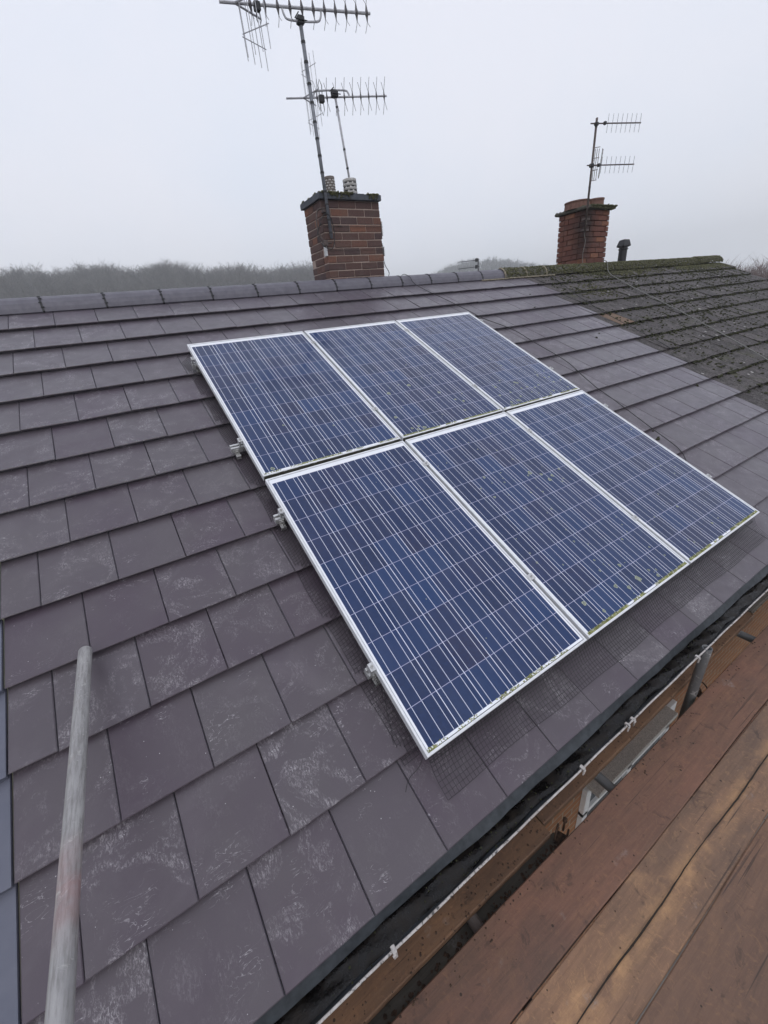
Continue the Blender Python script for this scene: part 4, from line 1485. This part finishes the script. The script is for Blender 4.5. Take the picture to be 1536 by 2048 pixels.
def big_aerial(root, A, B, ndir, dh, cradle, mastc, spread, first=0.24, refl=None, boomr=0.011, core=0.045, fat=0.013):
    A, B = Vector(A), Vector(B)
    ax = (B - A).normalized(); L = (B - A).length
    mb = MB(); mb.tube([A, B], boomr, 8); obj('boom', mb, M_ALU, root)
    for k in range(ndir):
        f = first + (0.975 - first) * (k / (ndir - 1)) ** 0.93
        xdirector(A + ax * L * f, ax, dh, root, core=core, spread=spread, fat=fat)
    rf = A + ax * refl[0]
    corner_reflector(rf, ax, root, *refl[1])
    d = A + ax * (refl[0] + 0.20)
    mb = MB()
    mb.cbox(d.x - 0.028, d.x + 0.028, d.y - 0.022, d.y + 0.022, d.z - 0.045, d.z + 0.02, 0.005)
    Z = Vector((0, 0, 1))
    for s_ in (-1, 1):
        mb.tube([d + ax * 0.012, d + Z * s_ * 0.10 + ax * 0.02, d + Z * s_ * 0.15, d + Z * s_ * 0.10 - ax * 0.02, d - ax * 0.012], 0.004, 5)
    obj('dipole', mb, M_BLACKP, root)
    # cradle arm beneath or above the boom
    c0, c1, dz = cradle
    p0, p1 = A + ax * c0, A + ax * c1
    mb = MB()
    mb.tube(smooth_path([p0, p0 + Z * dz * 0.6 + ax * 0.01, p0 + Z * dz + ax * 0.06, p1 + Z * dz - ax * 0.06, p1 + Z * dz * 0.6 - ax * 0.01, p1], 4), 0.009, 7)
    obj('cradle_arm', mb, M_ALU, root)
    mb = MB(); m_ = Vector(mastc)
    mb.cbox(m_.x - 0.034, m_.x + 0.034, m_.y - 0.026, m_.y + 0.026, m_.z - 0.050, m_.z + 0.022, 0.014)
    mb.tube([m_ + Vector((-0.06, -0.03, -0.02)), m_ + Vector((0.06, -0.03, -0.02))], 0.005, 5)
    mb.tube([m_ + Vector((-0.03, -0.045, 0.02)), m_ + Vector((-0.03, 0.045, 0.02))], 0.005, 5)
    obj('mast_clamp', mb, M_BLACKP, root)


def mast_part(root, P, r, mat, bands):
    mb = MB(); mb.tube(P, r, 10)
    ms = obj('mast', mb, mat, root, smooth=True)
    a, b = Vector(P[0]), Vector(P[-1])
    for f in bands:
        mb = MB()
        q = a + (b - a) * f
        d = (b - a).normalized()
        mb.tube([q - d * 0.009, q + d * 0.009], r * 1.18, 10)
        obj('tape_band', mb, M_BLACKP, ms)
    return ms


a1 = empty('tv_aerial', T(2.01, 4.135, 2.37), 'large TV aerial on the tallest mast, strapped to the corner of the brown chimney', 'tv aerial', 'tv aerials on the chimneys')
mast_part(a1, [(2.012, 4.135, 2.37), (1.975, 4.135, 4.13)], 0.0185, M_ALUD, [0.03, 0.10, 0.18, 0.245, 0.34, 0.42, 0.50, 0.575, 0.66, 0.74, 0.83, 0.91])
A_, B_ = (1.275, 4.30, 4.195), (2.655, 3.945, 4.195)
big_aerial(a1, A_, B_, 11, 0.118, (0.56, 0.93, -0.085), (1.975, 4.13, 4.13), 0.05, 0.19, (0.13, (0.30, 0.37, 0.21, 38, 0.0038, 4)), 0.0125, 0.06, 0.02)
mb = MB()                                              # chimney bracket and lashing
mb.cbox(1.915, 1.965, 4.145, 4.205, 2.30, 2.36, 0.004); mb.cbox(1.955, 2.03, 4.150, 4.190, 2.62, 2.66, 0.004)
mb.tube(smooth_path([(2.00, 4.155, 2.66), (1.90, 4.165, 2.64), (1.875, 4.18, 2.55), (1.88, 4.18, 2.44), (1.93, 4.165, 2.34), (2.01, 4.145, 2.33)]), 0.010, 6)
mb.tube([(1.95, 4.188, 2.497), (2.75, 4.188, 2.497), (2.752, 4.66, 2.497)], 0.0022, 4)
mb.tube([(1.95, 4.188, 2.262), (2.75, 4.188, 2.262), (2.752, 4.66, 2.262)], 0.0016, 4)
mb.cbox(2.14, 2.19, 4.178, 4.192, 2.495, 2.507, 0.002)
obj('lashing_bracket', mb, M_RUST, a1)
mb = MB(); mb.cbox(2.742, 2.752, 4.185, 4.24, 2.40, 2.55, 0.001); mb.cbox(2.745, 2.755, 4.185, 4.24, 2.19, 2.29, 0.001); mb.cbox(1.95, 1.963, 4.187, 4.25, 2.21, 2.31, 0.001)
obj('corner_plates', mb, M_RAIL, a1)

a2 = empty('tv_aerial', T(2.55, 4.45, 2.81), 'smaller TV aerial with X shaped directors on the thin mast behind the white chimney pot', 'tv aerial', 'tv aerials on the chimneys')
mast_part(a2, [(2.548, 4.475, 2.79), (2.441, 4.454, 3.80)], 0.0125, M_ALU, [0.33, 0.50, 0.86])
big_aerial(a2, (1.951, 4.664, 3.75), (3.011, 4.274, 3.75), 9, 0.140, (0.30, 0.70, 0.055), (2.441, 4.454, 3.78), 0.055, 0.30, (0.185, (0.23, 0.30, 0.20, 50, 0.0027, 4)), 0.0095)
mb = MB(); mb.cbox(2.51, 2.59, 4.44, 4.52, 2.80, 2.83, 0.004); obj('mast_foot', mb, M_BLACKP, a2)

a3 = empty('tv_aerial', T(6.71, 4.12, 2.42), 'rusty mast with two slim rod aerials, one above the other, on the red chimney', 'tv aerial', 'tv aerials on the chimneys')
mast_part(a3, [(6.700, 4.12, 2.42), (6.722, 4.12, 3.87)], 0.016, M_RUST, [0.42, 0.93])


def rods(root, A, B, f0, n, h, lean, r=0.003):
    A, B = Vector(A), Vector(B)
    mb = MB(); mb.tube([A, B], 0.0085, 6); obj('boom', mb, M_RUST, root)
    ax = (B - A).normalized()
    for k in range(n):
        c = A + (B - A) * (f0 + (0.985 - f0) * k / (n - 1))
        d = (Vector((0, 0, 1)) + ax * lean).normalized()
        mb = MB(); mb.tube([c - d * h, c + d * h], r, 5); obj('rod', mb, M_ALUD, root)


rods(a3, (6.61, 4.139, 3.80), (7.465, 3.868, 3.80), 0.335, 8, 0.113, 0.06)
rods(a3, (6.600, 4.128, 3.299), (7.461, 3.885, 3.299), 0.30, 8, 0.106, 0.06)
mb = MB(); mb.cbox(6.685, 6.745, 4.095, 4.135, 3.775, 3.82, 0.008); mb.cbox(6.83, 6.865, 4.045, 4.08, 3.78, 3.825, 0.008)
obj('mast_clamp', mb, M_BLACKP, a3)
mb = MB(); mb.cbox(6.67, 6.73, 4.09, 4.14, 3.275, 3.325, 0.008); mb.cbox(6.79, 6.84, 4.05, 4.09, 3.28, 3.32, 0.006)
obj('mast_clamp', mb, M_BLACKP, a3)
mb = MB()
for k, x in enumerate((6.745, 6.775, 6.81)):
    y = 4.115 - (x - 6.745) * 0.31
    mb.tube([(x, y, 3.12), (x + 0.012, y, 3.51)], 0.0045, 5)
for z in (3.11, 3.24, 3.39, 3.52):
    mb.tube([(6.72 + 0.006, 4.12, z), (6.82 + (z - 3.11) * 0.03, 4.09, z + 0.01)], 0.0045, 5)
mb.tube([(6.86, 4.085, 3.14), (6.875, 4.085, 3.17), (6.90, 4.08, 3.50), (6.885, 4.08, 3.51), (6.855, 4.085, 3.16), (6.86, 4.085, 3.14)], 0.004, 5)
obj('reflector_grid', mb, M_RUST, a3)
mb = MB(); mb.cbox(6.70, 6.83, 4.135, 4.20, 2.60, 2.63, 0.004); mb.cbox(6.70, 6.83, 4.135, 4.20, 2.45, 2.48, 0.004)
obj('wall_bracket', mb, M_RUST, a3)
cable('aerial_cable', [(6.70, 4.10, 2.55), (6.77, 4.17, 2.42), (6.80, 4.16, 2.3), (6.78, 4.17, 2.16), (6.80, 4.17, 2.0), (6.85, 4.16, 1.93)], 0.004, M_CABLEG, 'pale cable curving down the face of the red chimney')

# distant house and its aerial beyond the ridge
fh = empty('distant_house', T(19, 20, GZ), 'distant brick house hidden behind the ridge between the two chimneys', 'house')
mb = MB(); mb.box(15, 23, 18, 25, GZ - 0.3, -0.4); obj('wall', mb, M_WALL2, fh)
mb = MB()
mb.add([(14.8, 17.6, -0.6), (23.2, 17.6, -0.6), (23.2, 21.5, 1.9), (14.8, 21.5, 1.9), (23.2, 25.4, -0.6), (14.8, 25.4, -0.6)],
       [(0, 1, 2, 3), (3, 2, 4, 5), (0, 3, 5), (1, 4, 2)])
obj('roof', mb, M_OLD, fh)
mb = MB(); mb.box(18.7, 19.4, 18.9, 19.5, -0.3, 2.75); obj('chimney', mb, M_BRICK1, fh)
a4 = empty('tv_aerial', T(19.06, 19.19, 2.6), 'tiny distant aerial with two arms, showing just above the ridge left of the mossy roof', 'tv aerial')
mb = MB(); mb.tube([(19.07, 19.18, 2.6), (19.06, 19.20, 3.93)], 0.028, 8); obj('mast', mb, M_BLACKP, a4)
for z in (3.86, 3.52):
    mb = MB(); mb.tube([(19.12, 19.15, z), (18.2, 19.95, z + 0.0)], 0.016, 6); obj('boom', mb, M_BLACKP, a4)
    mb = MB()
    for k in range(12):
        f = 0.2 + 0.8 * k / 11
        x, y = 19.12 - 0.92 * f, 19.15 + 0.8 * f
        mb.tube([(x, y, z - 0.09), (x, y, z + 0.09)], 0.005, 4)
    mb.cbox(18.93, 19.02, 19.2, 19.3, z - 0.09, z + 0.09, 0.01)
    obj('rods', mb, M_BLACKP, a4)

# ------------------------------------------------------------------ scaffold
BZ = -0.600


def board(name, x0, x1, y0, y1, z, mat, label, seed, wob=0.002, group='scaffold boards of the platform', skew=0.0):
    mb = MB()
    rd = random.Random(seed)
    n = 60
    b = 0
    P = []
    t = (rd.random(), rd.random(), 0, 1)
    f1, f2 = rd.uniform(2, 5), rd.uniform(0, 6)
    for i in range(n + 1):
        x = x0 + (x1 - x0) * i / n
        e0 = wob * math.sin(x * f1 + f2) + rd.uniform(-.0008, .0008)
        e1 = wob * math.sin(x * f1 * 0.8 + f2 * 2) + rd.uniform(-.0008, .0008)
        zz = z + 0.0015 * math.sin(x * 1.3 + f2)
        sk = skew * (x - x0)
        ring = [(y0 + e0 + sk, zz - 0.035), (y0 + e0 + sk, zz - 0.004), (y0 + e0 + 0.004 + sk, zz), ((y0 + y1) / 2 + sk, zz - 0.0008), (y1 + e1 - 0.004 + sk, zz), (y1 + e1 + sk, zz - 0.004), (y1 + e1 + sk, zz - 0.035)]
        P += [(x, y, q) for (y, q) in ring]
    F = []
    for i in range(n):
        for k in range(7):
            a, c = i * 7 + k, i * 7 + (k + 1) % 7
            F.append((a, c, c + 7, a + 7))
    F.append(tuple(range(7))[::-1]); F.append(tuple(n * 7 + k for k in range(7)))
    mb.add(P, F, t)
    o = obj(name, mb, mat)
    tag(o, label, 'board', group)
    return o


board('scaffold_board', -2.0, 0.42, -0.490, -0.268, BZ, M_BOARD_IN, '', 1) if False else None
board('scaffold_board', -2.3, 0.44, -0.266, -0.045, BZ, M_BOARD_IN, 'wet brown scaffold board along the gutter, nearest the camera', 11)
board('scaffold_board', 0.445, 2.68, -0.228, -0.005, BZ, M_BOARD_IN, 'brown scaffold board along the gutter beside the upright tube', 12)
board('scaffold_board', 2.69, 6.4, -0.208, 0.012, BZ + 0.002, M_BOARDG, 'dull grey scaffold board along the gutter at the far right', 13)
board('scaffold_board', -2.3, 0.50, -0.470, -0.245, BZ - 0.098, M_BOARDG, 'muddy grey scaffold board lying lower down in the gap', 14)
board('scaffold_board', -1.6, 6.6, -0.5365, -0.316, BZ, M_BOARD1, 'reddish scaffold board at the inner edge of the platform', 15)
b2 = board('scaffold_board', -1.6, 6.6, -0.7565, -0.5405, BZ, M_BOARD2, 'orange worn scaffold board with a long lengthwise split, second from the gap', 16)
board('scaffold_board', -1.6, 6.6, -0.9830, -0.7605, BZ, M_BOARD3, 'brown scaffold board, third from the gap', 17)
board('scaffold_board', -1.6, 6.6, -1.2080, -0.9875, BZ, M_BOARD3, 'outermost brown scaffold board in the bottom right corner of the photo', 18)
# the split along the orange board
mb = MB()
P = []
x = 0.0
ns = 150
for i in range(ns + 1):
    x = -1.2 + 4.6 * i / ns
    y = -0.659 + 0.006 * math.sin(x * 2.1) + 0.003 * math.sin(x * 9) + random.uniform(-.0008, .0008)
    w = 0.0012 + 0.0014 * abs(math.sin(x * 3.7)) + random.uniform(0, .0006)
    zz = BZ + 0.0015 * math.sin(x * 1.3 + 1) + 0.0035
    P += [(x, y - w, zz), (x, y + w, zz)]
mb.add(P, [(2 * i, 2 * i + 2, 2 * i + 3, 2 * i + 1) for i in range(ns)])
obj('split', mb, M_CRACK, b2)


def tube_thing(name, a, b, mat, label, cat='scaffold tube', ro=0.02415, hollow=True, grp=None, dome=False):
    """scaffold tube with real wall thickness; its own z runs along the tube"""
    a, b = Vector(a), Vector(b)
    d = (b - a); L = d.length; d.normalize()
    q = Vector((0, 0, 1)).rotation_difference(d).to_matrix().to_4x4()
    mb = MB()
    ri = ro - 0.0038
    prof = [(ri, 0.15), (ri, 0.0), (ro - 0.001, 0.0), (ro, 0.001)]
    n = 24
    for k in range(1, n):
        prof.append((ro + random.uniform(-.0001, .0001), L * k / n))
    if dome:
        prof += [(ro, L - 0.006), (ro - 0.0015, L - 0.002), (ro - 0.004, L), (ri, L - 0.001), (ri, L - 0.15)]
    else:
        prof += [(ro, L - 0.0015), (ro - 0.001, L), (ri, L), (ri, L - 0.2)]
    mb.lathe(prof, (0, 0, 0), 28)
    o = obj(name, mb, mat, None, T(*a) @ q, smooth=True)
    tag(o, label, cat, grp)
    return o


tube_thing('scaffold_tube', (-1.058, -1.32, 0.278), (-1.002, 0.974, 0.406), M_GALVR, 'pale weathered scaffold tube in the left foreground reaching over the tiles, with a reddish stain', dome=True)
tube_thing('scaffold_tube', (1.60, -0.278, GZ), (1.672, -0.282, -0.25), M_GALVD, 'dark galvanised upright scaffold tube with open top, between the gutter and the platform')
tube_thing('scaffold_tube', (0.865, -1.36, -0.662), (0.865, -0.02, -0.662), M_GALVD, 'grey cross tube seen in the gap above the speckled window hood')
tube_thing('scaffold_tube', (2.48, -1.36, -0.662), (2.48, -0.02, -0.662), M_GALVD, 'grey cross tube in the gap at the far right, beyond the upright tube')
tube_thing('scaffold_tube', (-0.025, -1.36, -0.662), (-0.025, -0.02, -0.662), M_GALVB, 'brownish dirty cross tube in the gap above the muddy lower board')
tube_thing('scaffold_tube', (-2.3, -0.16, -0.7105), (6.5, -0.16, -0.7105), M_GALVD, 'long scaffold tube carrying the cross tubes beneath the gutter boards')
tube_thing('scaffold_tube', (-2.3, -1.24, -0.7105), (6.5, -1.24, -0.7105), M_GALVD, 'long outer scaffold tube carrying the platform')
for (x, y, lb) in ((-1.004, -1.36, 'upright scaffold tube behind the camera carrying the foreground tube'), (2.6, -1.30, 'outer upright scaffold tube of the platform')):
    tube_thing('scaffold_tube', (x, y, GZ), (x, y, 0.9), M_GALV, lb)


def coupler(x, y, z, rot, label):
    e = empty('coupler', T(x, y, z), label, 'scaffold fitting', 'rusty scaffold couplers in the gap')
    A = T(x, y, z) @ Matrix.Rotation(rot, 4, 'Z')
    mb = MB()
    for s_ in (-1, 1):
        pts = [A @ Vector((0.034 * math.cos(an), s_ * 0.022, 0.034 * math.sin(an))) for an in np.linspace(-0.6, 3.7, 12)]
        mb.tube(pts, 0.0045, 6)
    mb.cbox(-0.03, 0.03, -0.024, 0.024, -0.045, -0.030, 0.004, M=A)
    obj('clamp_band', mb, M_RUSTY, e)
    mb = MB()
    mb.tube([A @ Vector((0.034, 0, -0.02)), A @ Vector((0.055, 0, 0.045))], 0.0055, 6)
    mb.tube([A @ Vector((0.050, 0, 0.028)), A @ Vector((0.054, 0, 0.042))], 0.011, 6)
    obj('bolt', mb, M_RUSTY, e)


coupler(0.50, -0.285, -0.66, 0.4, 'rusty scaffold coupler with bolt in the gap near the end of the wet board')
coupler(1.80, -0.275, -0.66, 1.2, 'rusty scaffold coupler in the gap just beyond the upright tube')

mb = MB()
for _ in range(900):
    x = random.uniform(-0.8, 4.2)
    k = random.random()
    if k < 0.5: y, z = -0.27 + abs(random.gauss(0, 0.05)) if x < 0.42 else -0.228 + abs(random.gauss(0, 0.04)), BZ + 0.001
    elif k < 0.72: y, z = -0.318 - abs(random.gauss(0, 0.03)), BZ + 0.001
    else: y, z = random.uniform(-0.98, -0.33), BZ + 0.001
    if x < 0.42 and k < 0.5 and y > -0.05: continue
    mb.blob((x, y, z), random.uniform(0.0012, 0.005) * (0.6 if k > 0.72 else 1), 0.5)
for _ in range(420):
    x = random.uniform(-0.9, 0.48)
    mb.blob((x, random.uniform(-0.34, -0.27), BZ - 0.097), random.uniform(0.002, 0.009), 0.45)
tag(obj('mud_crumbs', mb, M_RUSTY), 'dark mud crumbs and moss bits dropped on the scaffold boards beside the gap', 'dirt', kind='stuff')

# ------------------------------------------------------------------ haze
mb = MB(); mb.box(-420, 760, -200, 800, GZ - 1.2, 64)
hz = bpy.data.materials.new('thin_winter_haze'); hz.use_nodes = True
ht = hz.node_tree; ht.nodes.clear()
ho = ht.nodes.new('ShaderNodeOutputMaterial'); hv = ht.nodes.new('ShaderNodeVolumePrincipled')
hv.inputs['Color'].default_value = (0.96, 0.98, 1.0, 1)
hv.inputs['Density'].default_value = 0.0017
ht.links.new(hv.outputs[0], ho.inputs['Volume'])
o = obj('haze', mb, hz)
tag(o, kind='stuff')
